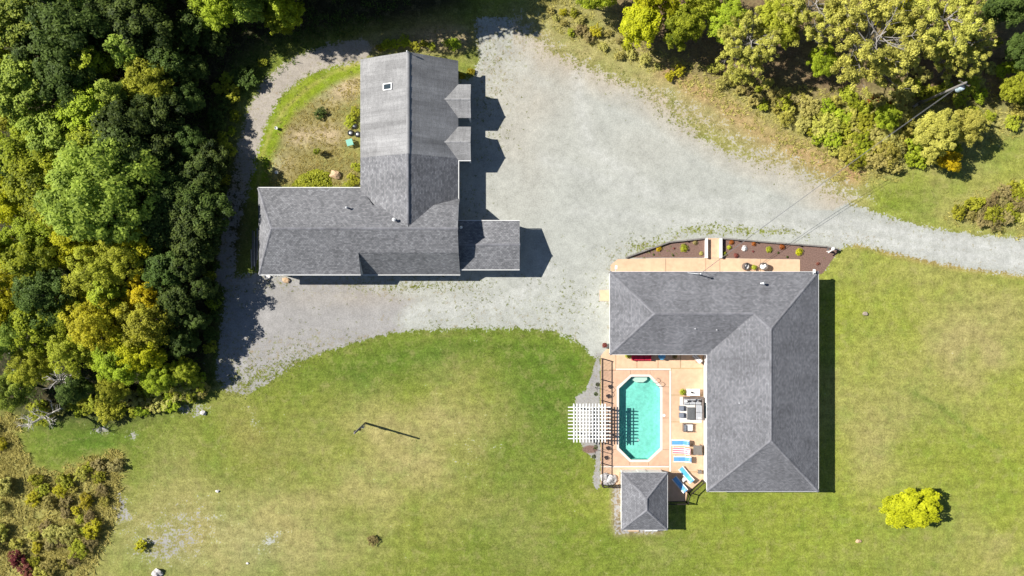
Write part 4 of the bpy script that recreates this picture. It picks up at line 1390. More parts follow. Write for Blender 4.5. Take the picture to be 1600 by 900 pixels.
solo(1148, 92, 'tufted', 1, .78, 'leaf_pine', 'tufted_tree', 'open tufted olive tree with grey limbs next to the lime green maple', 'bark_pale', 1.0)
solo(1310, 98, 'tufted', 0, 1.12, 'leaf_pine', 'tufted_tree', 'widest open tufted olive tree with grey limbs above the drive bank', 'bark_pale', .3)
solo(1415, 66, 'tufted', 1, 1.0, 'leaf_pine', 'tufted_tree', 'tufted olive tree with grey limbs behind the power pole', 'bark_pale', 2.2)
solo(1235, 45, 'tufted', 0, .8, 'leaf_pine', 'tufted_tree', 'tufted olive tree set back between two larger tufted trees', 'bark_pale', 4.1)
solo(988, 58, 'broad', 0, .78, 'leaf_lime', 'maple_tree', 'lime green maple leaning over the grassy bank of the drive', 'bark', .6)
solo(1050, 62, 'broad', 1, .72, 'leaf_green', 'leafy_tree', 'green leafy tree between the lime maple and the first tufted tree', 'bark', 1.5)
solo(925, 12, 'broad', 2, .7, 'leaf_green', 'leafy_tree', 'green leafy tree at the end of the bank by the lime maple', 'bark', 2.5)
solo(1085, 20, 'broad', 0, .8, 'leaf_olive', 'leafy_tree', 'olive leafy tree in the background behind the green bank trees', 'bark', 3.5)
solo(1430, 222, 'fine', 0, .86, 'leaf_pale', 'leafy_tree', 'pale yellow green fine-leaved tree below the power pole casting a deep shadow', 'bark', .2)
solo(1482, 206, 'fine', 1, .7, 'leaf_pale', 'leafy_tree', 'pale yellow green tree at the grass edge right below the fallen grey log', 'bark', 1.2)
solo(1466, 258, 'broad', 2, .42, 'leaf_yellow', 'yellow_tree', 'small bright yellow tree at the edge of the roadside grass', 'bark', 2.0)
solo(1525, 30, 'broad', 1, .8, 'leaf_dark', 'leafy_tree', 'dark green leafy tree standing behind the tufted trees and the power pole', 'bark', .9)
solo(1560, 150, 'fine', 1, .6, 'leaf_olive', 'leafy_tree', 'olive tree standing alone beyond the power pole', 'bark', 2.9)
solo(1568, 92, 'fine', 0, .66, 'leaf_dark', 'leafy_tree', 'dark small tree beyond the power pole', 'bark', .4)
rt = solo(1408, 787, 'round', 0, 1.0, 'leaf_lime', 'round_tree', 'low broad lime yellow tree alone on the lawn beside the house', 'bark', .12, .9)
rt.scale = (1.55, 1.0, .86)

solo(1195, 58, 'broad', 1, .8, 'leaf_olive', 'leafy_tree', 'olive green leafy tree between the first two tufted trees', 'bark', 2.2)
solo(1362, 38, 'broad', 2, .9, 'leaf_gold', 'leafy_tree', 'golden green leafy tree between the large tufted trees', 'bark', 5.0)
solo(1268, 108, 'fine', 0, .62, 'leaf_green', 'leafy_tree', 'green small tree at the foot of the widest tufted tree', 'bark', 3.3)
solo(1120, 50, 'fine', 1, .8, 'leaf_green', 'leafy_tree', 'green fine-leaved tree hidden behind the first tufted tree', 'bark', .3)
solo(1010, 18, 'broad', 2, .95, 'leaf_lime', 'leafy_tree', 'lime yellow tree set behind the lime green maple', 'bark', 4.3)
solo(1460, 96, 'tufted', 0, .7, 'leaf_pine', 'tufted_tree', 'smaller tufted olive tree just above the power pole', 'bark_pale', 5.5)
solo(1368, 190, 'fine', 1, .5, 'leaf_green', 'leafy_tree', 'small green tree between the orange bushes and the roadside shrubs', 'bark', 1.4)
solo(1585, 20, 'broad', 0, .8, 'leaf_cool', 'leafy_tree', 'cool green tree at the end of the tufted tree row', 'bark', 1.9)

# shrubs
def shrub(px, py, scale, mat, label, group, kindname='shrub', var=None, sz=None):
    return plant('shrub', rw.randrange(3) if var is None else var, G(px, py), scale, mat, kindname, label, 'shrub', group, rw.uniform(0, 6.28), 'bark', sz)


def shrub_patch(n, poly, mats, label_of, lo, hi, gap=12, kindname='shrub'):
    got = []
    xs_, ys_ = [p[0] for p in poly], [p[1] for p in poly]
    t = 0
    while len(got) < n and t < 4000:
        t += 1
        px, py = rw.uniform(min(xs_), max(xs_)), rw.uniform(min(ys_), max(ys_))
        if sdist(poly, np.array([px]), np.array([py]))[0] < 2: continue
        if min((math.hypot(px - a, py - b) for a, b in got), default=99) < gap: continue
        got.append((px, py))
        mt = rw.choice(mats)
        sc_ = rw.uniform(lo, hi)
        lb = SIZEW((sc_ - lo) / (hi - lo), .3, .7) + TONE[mt] + ' shrub ' + spot(px, py)
        shrub(px, py, sc_, mt, lb, lb, kindname)


bank_lab = {
    'leaf_olive': ('olive shrub on the rough bank above the gravel drive', 'olive shrubs of the bank'),
    'leaf_straw': ('straw coloured scrubby bush on the rough bank above the gravel drive', 'straw bushes of the bank'),
    'leaf_green': ('green shrub on the rough bank above the gravel drive', 'green shrubs of the bank'),
    'leaf_gold': ('golden shrub on the rough bank above the gravel drive', 'golden shrubs of the bank'),
    'leaf_brown': ('brown withered bush on the rough bank above the gravel drive', 'brown bushes of the bank'),
    'leaf_orange': ('orange red bush on the rough bank near the power pole', 'orange bushes of the bank'),
}
shrub_patch(40, [(1235, 150), (1330, 150), (1420, 190), (1480, 235), (1450, 265), (1380, 270), (1320, 258), (1270, 220)], ['leaf_olive', 'leaf_pale', 'leaf_straw', 'leaf_green', 'leaf_pale'], bank_lab, .55, 1.1, 15)
shrub_patch(26, [(1100, 95), (1180, 120), (1260, 160), (1290, 215), (1240, 205), (1180, 165), (1110, 125)], ['leaf_brown', 'leaf_olive', 'leaf_straw', 'leaf_pale'], bank_lab, .35, .75, 14)
shrub_patch(20, [(840, 0), (900, 20), (980, 70), (1080, 115), (1060, 130), (960, 90), (880, 50)], ['leaf_straw', 'leaf_gold', 'leaf_brown', 'leaf_olive'], bank_lab, .3, .6, 13)
shrub_patch(30, [(1440, 60), (1600, 60), (1640, 190), (1560, 200), (1480, 170), (1400, 150)], ['leaf_straw', 'leaf_pale', 'leaf_olive', 'leaf_green', 'leaf_brown'], bank_lab, .4, .95, 15)
shrub_patch(3, [(1360, 150), (1400, 150), (1400, 180), (1360, 180)], ['leaf_orange'], bank_lab, .45, .7, 9)
b2 = {'leaf_brown': ('low brown bush in the wild patch beside the narrow part of the drive', 'brown bushes by the narrow drive'),
      'leaf_straw': ('low straw coloured bush in the wild patch beside the narrow part of the drive', 'straw bushes by the narrow drive'),
      'leaf_olive': ('low olive bush in the wild patch beside the narrow part of the drive', 'olive bushes by the narrow drive')}
shrub_patch(26, [(1485, 335), (1520, 312), (1570, 295), (1620, 285), (1620, 355), (1540, 352)], ['leaf_brown', 'leaf_straw', 'leaf_olive', 'leaf_brown'], b2, .35, .75, 13)
m1 = {'leaf_brown': ('brown scrubby bush in the rough meadow below the mown clearing', 'brown bushes of the meadow'),
      'leaf_straw': ('straw coloured scrubby bush in the rough meadow below the mown clearing', 'straw bushes of the meadow'),
      'leaf_olive': ('olive bush in the rough meadow below the mown clearing', 'olive bushes of the meadow'),
      'leaf_gold': ('golden green bush in the rough meadow below the mown clearing', 'golden bushes of the meadow'),
      'leaf_dark': ('dark green bush in the rough meadow below the mown clearing', 'dark bushes of the meadow')}
shrub_patch(34, [(40, 735), (92, 745), (150, 718), (190, 712), (186, 750), (160, 800), (150, 860), (120, 895), (60, 900), (50, 820), (70, 780)],
            ['leaf_brown', 'leaf_straw', 'leaf_olive', 'leaf_pale', 'leaf_gold', 'leaf_olive', 'leaf_brown'], m1, .4, .8, 15)
shrub_patch(16, [(-40, 650), (22, 660), (20, 700), (50, 745), (70, 800), (45, 880), (20, 920), (-40, 920)], ['leaf_straw', 'leaf_pale', 'leaf_gold', 'leaf_straw', 'leaf_olive'], m1, .45, .95, 16)
for px, py, s_ in ((32, 872, .85), (48, 888, .7)):
    shrub(px, py, s_, 'leaf_red', 'dusty red bush at the corner of the rough meadow', 'red bushes of the meadow')
e1 = {'leaf_green': ('green shrub along the wood edge above the mown clearing', 'green shrubs of the wood edge'),
      'leaf_olive': ('olive shrub along the wood edge above the mown clearing', 'olive shrubs of the wood edge'),
      'leaf_straw': ('straw coloured shrub along the wood edge above the mown clearing', 'straw shrubs of the wood edge')}
shrub_patch(34, [(30, 630), (110, 630), (160, 622), (240, 600), (320, 585), (325, 612), (250, 640), (190, 650), (60, 648)], ['leaf_green', 'leaf_olive', 'leaf_straw', 'leaf_olive'], e1, .5, 1.0, 13)
t1 = {'leaf_green': ('green shrub between the wood and the gravel track', 'green shrubs by the track'), 'leaf_dark': ('dark green shrub between the wood and the gravel track', 'dark shrubs by the track'),
      'leaf_olive': ('olive shrub between the wood and the gravel track', 'olive shrubs by the track')}
shrub_patch(26, [(338, 130), (390, 100), (430, 92), (425, 105), (385, 140), (368, 200), (355, 290), (343, 400), (348, 480), (338, 560), (325, 560), (330, 300)], ['leaf_green', 'leaf_dark', 'leaf_dark', 'leaf_olive'], t1, .45, .85, 16)
shrub(222, 851, .62, 'leaf_gold', 'small golden round shrub alone on the lower lawn with a dark shadow', None, 'shrub', 1)
shrub(150, 822, .85, 'leaf_gold', 'yellow green bush at the meadow edge by the bare gravel patch', None, 'shrub', 0)
shrub(583, 842, .42, 'leaf_brown', 'small dry brown tuft bush alone in the middle of the lawn', None, 'shrub', 2, .3)
shrub(500, 178, .6, 'leaf_dark', 'dark green shrub in the dry yard behind the garage', None, 'shrub', 1, .5)
shrub(498, 238, .3, 'leaf_chartreuse', 'small upright yellow green plant in the dry yard behind the garage', None, 'shrub', 0, .9)
for i, (px, py, s_) in enumerate(((549, 190, .6), (556, 178, .55), (552, 282, .6), (558, 262, .5), (544, 290, .5))):
    shrub(px, py, s_, 'leaf_olive', 'olive weed bush against the back wall of the garage', 'weed bushes behind the garage', 'shrub', None, .4)
for i, (px, py, s_) in enumerate(((735, 112, .38), (722, 120, .3))):
    shrub(px, py, s_, 'leaf_gold', 'golden weed clump at the garage gable corner', 'weed clumps at the gable corner', 'shrub', None, .35)
for i in range(9):
    shrub(590 + i * 15 + rw.uniform(-5, 5), 70 + rw.uniform(-4, 6) + abs(i - 4) * .8, rw.uniform(.3, .5), rw.choice(['leaf_olive', 'leaf_green']), 'low shrub in the shade strip behind the garage gable',
          'low shrubs behind the gable', 'shrub', None, .3)


# leafy ground cover patch behind the garage
def cover(name, pts_poly, nleaf, size, mat, hgt, seed, label=None, cat_=None):
    rg = np.random.default_rng(seed)
    xs_, ys_ = [p[0] for p in pts_poly], [p[1] for p in pts_poly]
    px = rg.uniform(min(xs_), max(xs_), nleaf)
    py = rg.uniform(min(ys_), max(ys_), nleaf)
    k = sdist(pts_poly, px, py)
    ok = k > 0
    px, py, k = px[ok], py[ok], k[ok]
    z = hgt * np.clip(k / 8, .15, 1) * rg.uniform(.5, 1, len(px))
    P = np.stack([(px - 800) / S, (450 - py) / S, z], 1)
    Nn = rg.normal(size=(len(P), 3)) * .35 + np.array([0, 0, 1])
    me_ = leaf_mesh(name, P, Nn, size * rg.uniform(.7, 1.3, len(P)), np.clip(rg.normal(.55, .2, len(P)), 0, 1), .7, seed)
    me_.materials.append(M[mat])
    o = bpy.data.objects.new(name, me_)
    C.objects.link(o)
    return tag(o, label, cat_, None, 'stuff')


cover('leafy_ground_cover', [(455, 290), (470, 272), (495, 264), (515, 270), (520, 292), (490, 298)], 1500, .13, 'leaf_chartreuse', .4, 3,
      'bright chartreuse ground cover against the back eave of the garage', 'ground cover')


# rough grass: blades in tufts, too many to count
def tufts(name, poly_list, dens, hgt, mat, seed, blades=6, label=None, cat_=None, spread=.16, avoid=None, keep=None):
    rg = np.random.default_rng(seed)
    allp = []
    for poly in poly_list:
        xs_, ys_ = [p[0] for p in poly], [p[1] for p in poly]
        x0_, x1_, y0_, y1_ = max(-60, min(xs_)), min(1660, max(xs_)), max(-60, min(ys_)), min(960, max(ys_))
        n_ = int((x1_ - x0_) * (y1_ - y0_) / S / S * dens)
        px, py = rg.uniform(x0_, x1_, n_), rg.uniform(y0_, y1_, n_)
        dd = sdist(poly, px, py)
        ok = dd > rg.exponential(9, len(px)) - 9
        px, py = px[ok], py[ok]
        gi = np.clip(((450 - py) / S - gy[0]) / DX, 0, NY - 1).astype(int)
        gj = np.clip(((px - 800) / S - gx[0]) / DX, 0, NX - 1).astype(int)
        w = nC[gi, gj] ** 1.5 * 2
        if keep is not None:
            w = keep[gi, gj]
        ok = rg.random(len(px)) < w
        allp.append(np.stack([(px[ok] - 800) / S, (450 - py[ok]) / S], 1))
    P = np.concatenate(allp)
    n_ = len(P) * blades
    Q = np.repeat(P, blades, 0) + rg.normal(size=(n_, 2)) * spread * .5
    ang = rg.uniform(0, 6.283, n_)
    ln = hgt * rg.uniform(.5, 1.25, n_)
    lean = ln * rg.uniform(.5, 1.1, n_)
    wd = .035 * rg.uniform(.7, 1.6, n_) * (hgt / .4) ** .5
    dx, dy = np.cos(ang), np.sin(ang)
    z0_ = np.zeros(n_)
    v = np.stack([np.stack([Q[:, 0] - dy * wd, Q[:, 1] + dx * wd, z0_], 1), np.stack([Q[:, 0] + dy * wd, Q[:, 1] - dx * wd, z0_], 1),
                  np.stack([Q[:, 0] + dx * lean, Q[:, 1] + dy * lean, ln * .5], 1)], 1).reshape(-1, 3)
    tint = np.repeat(np.clip(np.repeat(rg.normal(.5, .22, len(P)), blades) + rg.normal(0, .12, n_), 0, 1), 3)
    me_ = np_mesh(name, v, np.arange(3 * n_).reshape(-1, 3), (('tint', 'FLOAT', tint),))
    me_.materials.append(M[mat])
    o = bpy.data.objects.new(name, me_)
    C.objects.link(o)
    return tag(o, label, cat_, None, 'stuff')


tufts('rough_meadow_grass', [brush_poly], 16, .6, 'grass_blade', 1, 9, 'tall straw coloured grass of the rough meadow', 'grass')
tufts('bank_grass', [[(820, 10), (870, 45), (960, 85), (1060, 125), (1140, 180), (1220, 232), (1300, 285), (1395, 283), (1420, 262), (1480, 262), (1600, 200), (1660, 180), (1660, 120), (1400, 150), (1180, 135), (1080, 100), (960, 50), (880, -20), (820, -60)], bank2_poly],
      7, .42, 'grass_blade', 2, 7, 'tall dry grass on the bank above the gravel drive', 'grass')
tufts('yard_grass', [[(445, 195), (480, 165), (550, 125), (564, 125), (564, 292), (412, 292), (422, 245)]], 9, .26, 'grass_blade', 3, 6, 'dry tufted grass of the yard behind the garage', 'grass')
wk = np.clip(weedy * 1.1 + (soft(sd['drive'], 16) * (1 - soft(sd['drive'], 16))) * 1.5, 0, 1) * (sd['drive'] > -14) * np.clip((nC - .40) * 4, 0, 1)
tufts('gravel_weeds', [[(340, 20), (1400, 20), (1400, 630), (340, 630)]], 9, .15, 'weed', 4, 6, 'scattered green weeds growing through the gravel', 'weeds', .12, None, wk)
lk = np.clip((nC - .5) * 1.2, 0, .5) * (cat_full := np.pad((cat == 0), ((0, 1), (0, 1)), mode='edge'))
tufts('lawn_grass_tufts', [[(0, 440), (1620, 440), (1620, 960), (0, 960)], [(1330, 250), (1620, 200), (1620, 380), (1330, 330)]], 5, .12, 'weed', 5, 5, 'longer tufts of grass scattered through the mown lawn', 'grass', .12, None, lk)
tufts('track_verge_grass', [[(330, 90), (480, 70), (560, 60), (740, 20), (735, 100), (560, 110), (430, 190), (400, 300), (340, 300)]], 5, .22, 'weed', 6, 6, 'uncut grass along the gravel track', 'grass', .14, None,
      np.clip((nC - .35) * 2, 0, 1) * (sd['track'] < 4))
tufts('undergrowth', [[(0, -20), (700, -20), (480, 80), (345, 180), (335, 600), (0, 640)]], 4, .5, 'leaf_dark', 7, 5, 'dark green undergrowth on the forest floor', 'undergrowth', .3)

# bare dead tree reaching over the clearing, dead snags
def dead_tree(px, py, h, seed, label, lean):
    rg = random.Random(seed)
    root = thing('dead_tree', label, 'tree', W(px, py))
    tr = MB()
    top = Vector((lean[0], lean[1], h))
    tr.tube([(0, 0, -.1), top * .35, top * .7 + Vector((.1, -.1, 0)), top], [.14, .11, .07, .03], 7)
    tr.build('trunk', M['bare'], root, smooth=True)
    for i in range(15):
        t = .3 + .68 * i / 15
        s = top * t
        a = rg.uniform(0, 6.28)
        l_ = rg.uniform(.9, 2.1) * (1.15 - t * .7)
        e = s + Vector((math.cos(a) * l_, math.sin(a) * l_, l_ * .45))
        bm_ = MB().tube([s, s.lerp(e, .5) + Vector((0, 0, .12)), e], [.055, .04, .018], 5, False)
        for k in range(5):
            q = s.lerp(e, rg.uniform(.3, .9))
            a2 = a + rg.choice((-1, 1)) * rg.uniform(.5, 1.1)
            l2 = rg.uniform(.3, .8)
            bm_.tube([q, q + Vector((math.cos(a2) * l2, math.sin(a2) * l2, l2 * .35))], [.028, .012], 4, False)
        bm_.build('branch', M['bare'], root)
    return root


dead_tree(104, 634, 6.0, 3, 'bleached leafless tree leaning over the mown clearing', (-1.0, -1.3))
dead_tree(140, 590, 5.5, 4, 'bare grey snag standing in the wood above the bleached tree', (-.6, .4))
dead_tree(1268, 62, 7.5, 5, 'pale bare snag between the tufted trees', (.8, .6))
log = thing('fallen_log', 'long grey fallen log lying beside the power pole', 'log', W(1452, 150))
pa, pb = W(1425, 168) - W(1452, 150), W(1487, 128) - W(1452, 150)
MB().tube([pa + Vector((0, 0, .14)), Vector((.1, .05, .2)), pb + Vector((0, 0, .14))], [.16, .14, .09], 8).build('stem', M['bark_pale'], log, smooth=True)
for t, a, l_ in ((.5, .9, 1.3), (.7, -.4, 1.0), (.85, 1.2, .8)):
    q = pa.lerp(pb, t) + Vector((0, 0, .16))
    MB().tube([q, q + Vector((math.cos(a) * l_, math.sin(a) * l_, .25))], [.05, .015], 5).build('branch', M['bark_pale'], log)

# ------------------------------------------------------------------ fences, pergola
def fence(name, label, path, hgt=1.15, step=.15, post_every=2.4):
    """black rail fence: posts, two rails per bay, thin balusters"""
    P = [W(*q) for q in path]
    root = thing(name, label, 'fence', P[0])
    for a, b in zip(P, P[1:]):
        L_ = (b - a).length
        d = (b - a).normalized()
        nb = max(1, round(L_ / post_every))
        zb = ZP if name != 'x' else 0
        for k in range(nb + 1):
            q = a + d * (L_ * k / nb)
            MB().box((q.x, q.y, hgt / 2 + .06), (.12, .12, hgt + .12)).build('post', M['dark_metal'], root, world=True)
        for k in range(nb):
            q0, q1 = a + d * (L_ * k / nb + .05), a + d * (L_ * (k + 1) / nb - .05)
            MB().beam(q0 + Vector((0, 0, hgt + .02)), q1 + Vector((0, 0, hgt + .02)), .10, .05).build('top_rail', M['dark_metal'], root, world=True)
            MB().beam(q0 + Vector((0, 0, .16)), q1 + Vector((0, 0, .16)), .05, .05).build('bottom_rail', M['dark_metal'], root, world=True)
            m_ = int((q1 - q0).length / step)
            for i in range(1, m_):
                q = q0.lerp(q1, i / m_)
                MB().box((q.x, q.y, .16 + (hgt - .16) / 2), (.028, .028, hgt - .16)).build('baluster', M['dark_metal'], root, world=True)
    return root


fence('iron_fence', 'black baluster fence running the length of the pool deck beside the pergola', [(940, 560), (940, 756)])
fence('iron_fence', 'short black baluster fence from the deck corner to the pool house', [(941.5, 757), (967, 757)])
fence('iron_fence', 'black baluster fence bending from the pool house to the house corner', [(1037, 783), (1071, 783), (1075, 769), (1096, 750)])

pg = thing('pergola', 'white slatted garden pergola standing over the deck fence', 'pergola', W(917, 654))
zt = 2.45
pc = pg.location
for sx in (-1.55, 1.55):
    for sy in (-1.5, 1.5):
        MB().box((sx, sy, 1.17), (.17, .17, 2.34)).build('post', M['white'], pg)
for sx in (-1.62, 1.62):
    for o_ in (-.09, .09):
        MB().beam((sx + o_, -2.1, zt - .08), (sx + o_, 2.1, zt - .08), .045, .19).build('beam', M['white'], pg)
for k in range(10):
    yy = -1.78 + k * .395
    MB().beam((-2.42, yy, zt + .10), (2.42, yy, zt + .10), .095, .16).build('rafter', M['white'], pg)
for k in range(11):
    xx = -1.78 + k * .356
    MB().beam((xx, -2.2, zt + .205), (xx, 2.2, zt + .205), .12, .045).build('slat', M['white'], pg)

# double crook posts with hanging baskets
def crook(px, py, label):
    r_ = thing('crook_post', label, 'garden post', W(px, py))
    MB().tube([(0, 0, -.1), (0, 0, 2.0)], .03, 6).build('pole', M['dark_metal'], r_)
    for s in (-1, 1):
        pts = [(0, 0, 1.75)] + [(s * (.28 - .28 * math.cos(t)) * .2, s * (.28 - .28 * math.cos(t)), 1.85 + .28 * math.sin(t)) for t in (.4, .9, 1.5, 2.1, 2.7, 3.1)]
        MB().tube(pts, .02, 6, True).build('arm', M['dark_metal'], r_)
        b = MB().lathe((s * .11, s * .56, 1.35), [(.06, 0), (.17, .1), (.2, .24)], 10).build('hanging_basket', M['wicker'], r_)
        rg = np.random.default_rng(int(px) + s)
        P_ = sphere_pts(rg, 90) * .24
        P_[:, 2] = np.abs(P_[:, 2]) * .8
        me_ = leaf_mesh('basket_plant', P_ + np.array([s * .11, s * .56, 1.57]), sphere_pts(rg, 90), .06, rg.random(90), .6, 3)
        me_.materials.append(M['leaf_dark'])
        o = bpy.data.objects.new('basket_plant', me_)
        o.parent = b
        C.objects.link(o)


crook(930, 605, 'black double crook post with baskets in the gravel above the pergola')
crook(927, 701, 'black double crook post with baskets in the mulch below the pergola')

# rocks heaped in the deck corner
rp = thing('rock_feature', 'heap of pale grey rocks in the deck corner by the pool house', 'rock heap', W(950.5, 747.5) + Vector((0, 0, ZP)))
for i, (x, y, z, a, b, c) in enumerate(((-.35, .3, .25, .5, .45, .32), (.3, .25, .28, .48, .42, .36), (-.2, -.35, .24, .5, .4, .3), (.4, -.3, .22, .42, .38, .28), (0, .02, .58, .46, .42, .26), (.62, .05, .18, .3, .34, .22), (-.6, -.05, .16, .26, .36, .2))):
    MB().blob((x, y, z), (a, b, c), 40 + i, 2, .25).build('rock', M['rock'], rp)

# ------------------------------------------------------------------ patio furniture
def potted(px, py, label, r=.22, leaf='leaf_chartreuse', size=.42, seed=1, z=ZP, pot='terracotta', n=150):
    t = thing('potted_plant', label, 'plant', W(px, py) + Vector((0, 0, z)))
    MB().lathe((0, 0, 0), [(r * .7, 0), (r, r * 1.6), (r * 1.1, r * 1.65), (r * 1.08, r * 1.8)], 12).build('pot', M[pot], t)
    rg = np.random.default_rng(seed)
    u_ = sphere_pts(rg, n)
    u_[:, 2] = np.abs(u_[:, 2])
    P_ = u_ * (size * rg.uniform(.35, 1, n))[:, None] + np.array([0, 0, r * 1.7])
    me_ = leaf_mesh('foliage', P_, u_ + np.array([0, 0, .6]), .085, np.clip(rg.normal(.55, .2, n), 0, 1), .45, seed)
    me_.materials.append(M[leaf])
    o = bpy.data.objects.new('foliage', me_)
    o.parent = t
    C.objects.link(o)
    return t


def lounger(px, py, rz, label, stripes, name='sun_lounger', frame='white', group=None):
    """head end towards +x; seat flat, back raised"""
    t = thing(name, label, 'sun lounger', W(px, py) + Vector((0, 0, ZP)), rz, group)
    for s in (-1, 1):
        MB().beam((-1.0, s * .33, .32), (.35, s * .33, .32), .06, .06).build('side_rail', M[frame], t)
        MB().beam((.35, s * .33, .34), (.98, s * .33, .72), .06, .05).build('back_rail', M[frame], t)
        for x in (-.85, .45):
            MB().box((x, s * .33, .15), (.05, .05, .30)).build('leg', M[frame], t)
    MB().beam((.72, -.3, .1), (.72, .3, .1), .04, .04).build('stretcher', M[frame], t)
    n_ = len(stripes)
    for (xa, za), (xb, zb) in (((-.98, .35), (.34, .35)), ((.34, .35), (.97, .74))):
        MB().beam((xa, 0, za - .03), (xb, 0, zb - .03), .64, .02).build('bed', M['cushion_white'], t)
    cw = .46 if n_ == 1 else .62
    wdt = cw / n_
    for i, mt in enumerate(stripes):
        yy = -cw / 2 + wdt * (i + .5)
        q = MB()
        th = .05
        prof = [(-.98, .36), (.34, .36), (.97, .75)]
        for (xa, za), (xb, zb) in zip(prof, prof[1:]):
            q.beam((xa, yy, za), (xb, yy, zb), wdt - .004, th)
        q.build('sling' if n_ == 1 else 'stripe', M[mt], t)
    m_ = MB()
    m_.blob((.8, 0, .72), (.14, .24, .06), 3, 2, .05)
    m_.build('head_pillow', M['blue_light' if 'blue' in stripes[0] or 'aqua' in stripes[0] else 'cushion_white'], t, smooth=True)
    return t


lounger(1061.5, 690.5, 0, 'blue lounger with white frame level with the wicker armchair', ['blue'])
lounger(1064.5, 716, 0, 'blue lounger with white frame below the red striped lounger', ['blue'])
lounger(1063, 703, R(-3), 'red and white striped lounger between two blue loungers', ['pink', 'cushion_white', 'pink', 'cushion_white', 'pink'])
lounger(1070.5, 740, R(-50), 'aqua lounger in full sun set at an angle near the bent fence', ['aqua'])
lounger(1060.5, 755, R(-50), 'blue lounger half in the shade of the pool house', ['blue'])


def small_table(px, py, label, w, d, h, top, leg, name='side_table', rz=0.0, cat_='table', z=ZP):
    t = thing(name, label, cat_, W(px, py) + Vector((0, 0, z)), rz)
    MB().box((0, 0, h - .03), (w, d, .06)).build('table_top', M[top], t, bevel=.012)
    for sx in (-1, 1):
        for sy in (-1, 1):
            MB().box((sx * (w / 2 - .06), sy * (d / 2 - .06), (h - .06) / 2), (.06, .06, h - .06)).build('leg', M[leg], t)
    return t


small_table(1066.5, 748, 'small white side table between the two slanted loungers', .42, .42, .42, 'cushion_white', 'white', rz=R(-50))
small_table(1092, 736, 'small square taupe table near the house wall below the loungers', .42, .42, .4, 'taupe', 'dark_metal')
tt = small_table(1087.5, 701, 'square taupe table at the heads of the upper loungers', 1.0, 1.1, .72, 'taupe', 'dark_metal')

rug = tag(MB().prism([G(1062, 620), G(1096, 620), G(1096, 660), G(1062, 660)], ZP + .004, ZP + .02).build('rug', M['rug'], None), 'white outdoor rug under the sectional sofa', 'rug')
ZR = ZP + .02
# sectional sofa
so = thing('sectional_sofa', 'grey L-shaped sectional sofa with wicker base on the white rug', 'sofa', W(1084, 637) + Vector((0, 0, ZR)))
def lw(px, py, z=0):
    v = W(px, py) - W(1084, 637)
    return (v.x, v.y, z)
def sofa_box(x0_, y0_, x1_, y1_, z0_, z1_, nm, mt, bev=.04):
    a, b = lw(x0_, y0_), lw(x1_, y1_)
    MB().box(((a[0] + b[0]) / 2, (a[1] + b[1]) / 2, (z0_ + z1_) / 2), (abs(b[0] - a[0]), abs(b[1] - a[1]), z1_ - z0_)).build(nm, M[mt], so, bevel=bev)
sofa_box(1066.5, 619.5, 1097, 631.5, 0, .30, 'base', 'wicker', .02)
sofa_box(1085.5, 631.8, 1097, 655, 0, .30, 'base', 'wicker', .02)
for a, b in ((1067, 1075.6), (1076, 1085)):
    sofa_box(a, 622, b, 631, .30, .46, 'seat_cushion', 'cushion')
sofa_box(1085.6, 622, 1094, 631, .30, .46, 'seat_cushion', 'cushion')
for a, b in ((631.6, 643), (643.4, 654.6)):
    sofa_box(1086, a, 1094, b, .30, .46, 'seat_cushion', 'cushion')
sofa_box(1066.5, 619.5, 1097, 621.8, .30, .72, 'backrest', 'wicker', .02)
sofa_box(1094.4, 622, 1097, 655, .30, .72, 'backrest', 'wicker', .02)
for a, b in ((1068, 1075.5), (1076, 1084.5)):
    sofa_box(a, 621.9, b, 624, .46, .74, 'back_cushion', 'cushion')
for a, b in ((632, 643), (643.4, 654)):
    sofa_box(1092.4, a, 1094.3, b, .46, .74, 'back_cushion', 'cushion')
for i, (a, b, mt, rz_) in enumerate(((1070, 625.5, 'cushion_white', .6), (1073.5, 625, 'dark_metal', -.5), (1082, 624.8, 'dark_metal', .2), (1091, 625, 'dark_metal', .7), (1091.3, 652, 'cushion_white', .3))):
    q = lw(a, b)
    MB().blob((q[0], q[1], .60), (.22, .13, .17), 60 + i, 2, .06).build('throw_pillow', M[mt], so, smooth=True)
ct = thing('coffee_table', 'charcoal slatted coffee table in front of the sectional sofa', 'table', W(1078, 645) + Vector((0, 0, ZR)))
for k in range(5):
    MB().box((-.36 + k * .18, 0, .40), (.165, 1.45, .05)).build('slat', M['slate'], ct)
for sx in (-1, 1):
    for sy in (-1, 1):
        MB().box((sx * .36, sy * .62, .187), (.07, .07, .375)).build('leg', M['dark_metal'], ct)
for i, py in enumerate((637, 648)):
    ot = thing('ottoman', ('grey cushioned ottoman beside the coffee table, next to the potted plant side', 'grey cushioned ottoman beside the coffee table, next to the armchair side')[i], 'ottoman', W(1063.5, py) + Vector((0, 0, ZP)))
    for s in ((-.22, -.22), (.22, -.22), (.22, .22), (-.22, .22)):
        MB().box((s[0], s[1], .1), (.06, .06, .2)).build('leg', M['wicker'], ot)
    MB().box((0, 0, .24), (.56, .56, .1)).build('base', M['wicker'], ot)
    MB().box((0, 0, .35), (.55, .55, .12)).build('cushion', M['cushion_dark'], ot, bevel=.04)
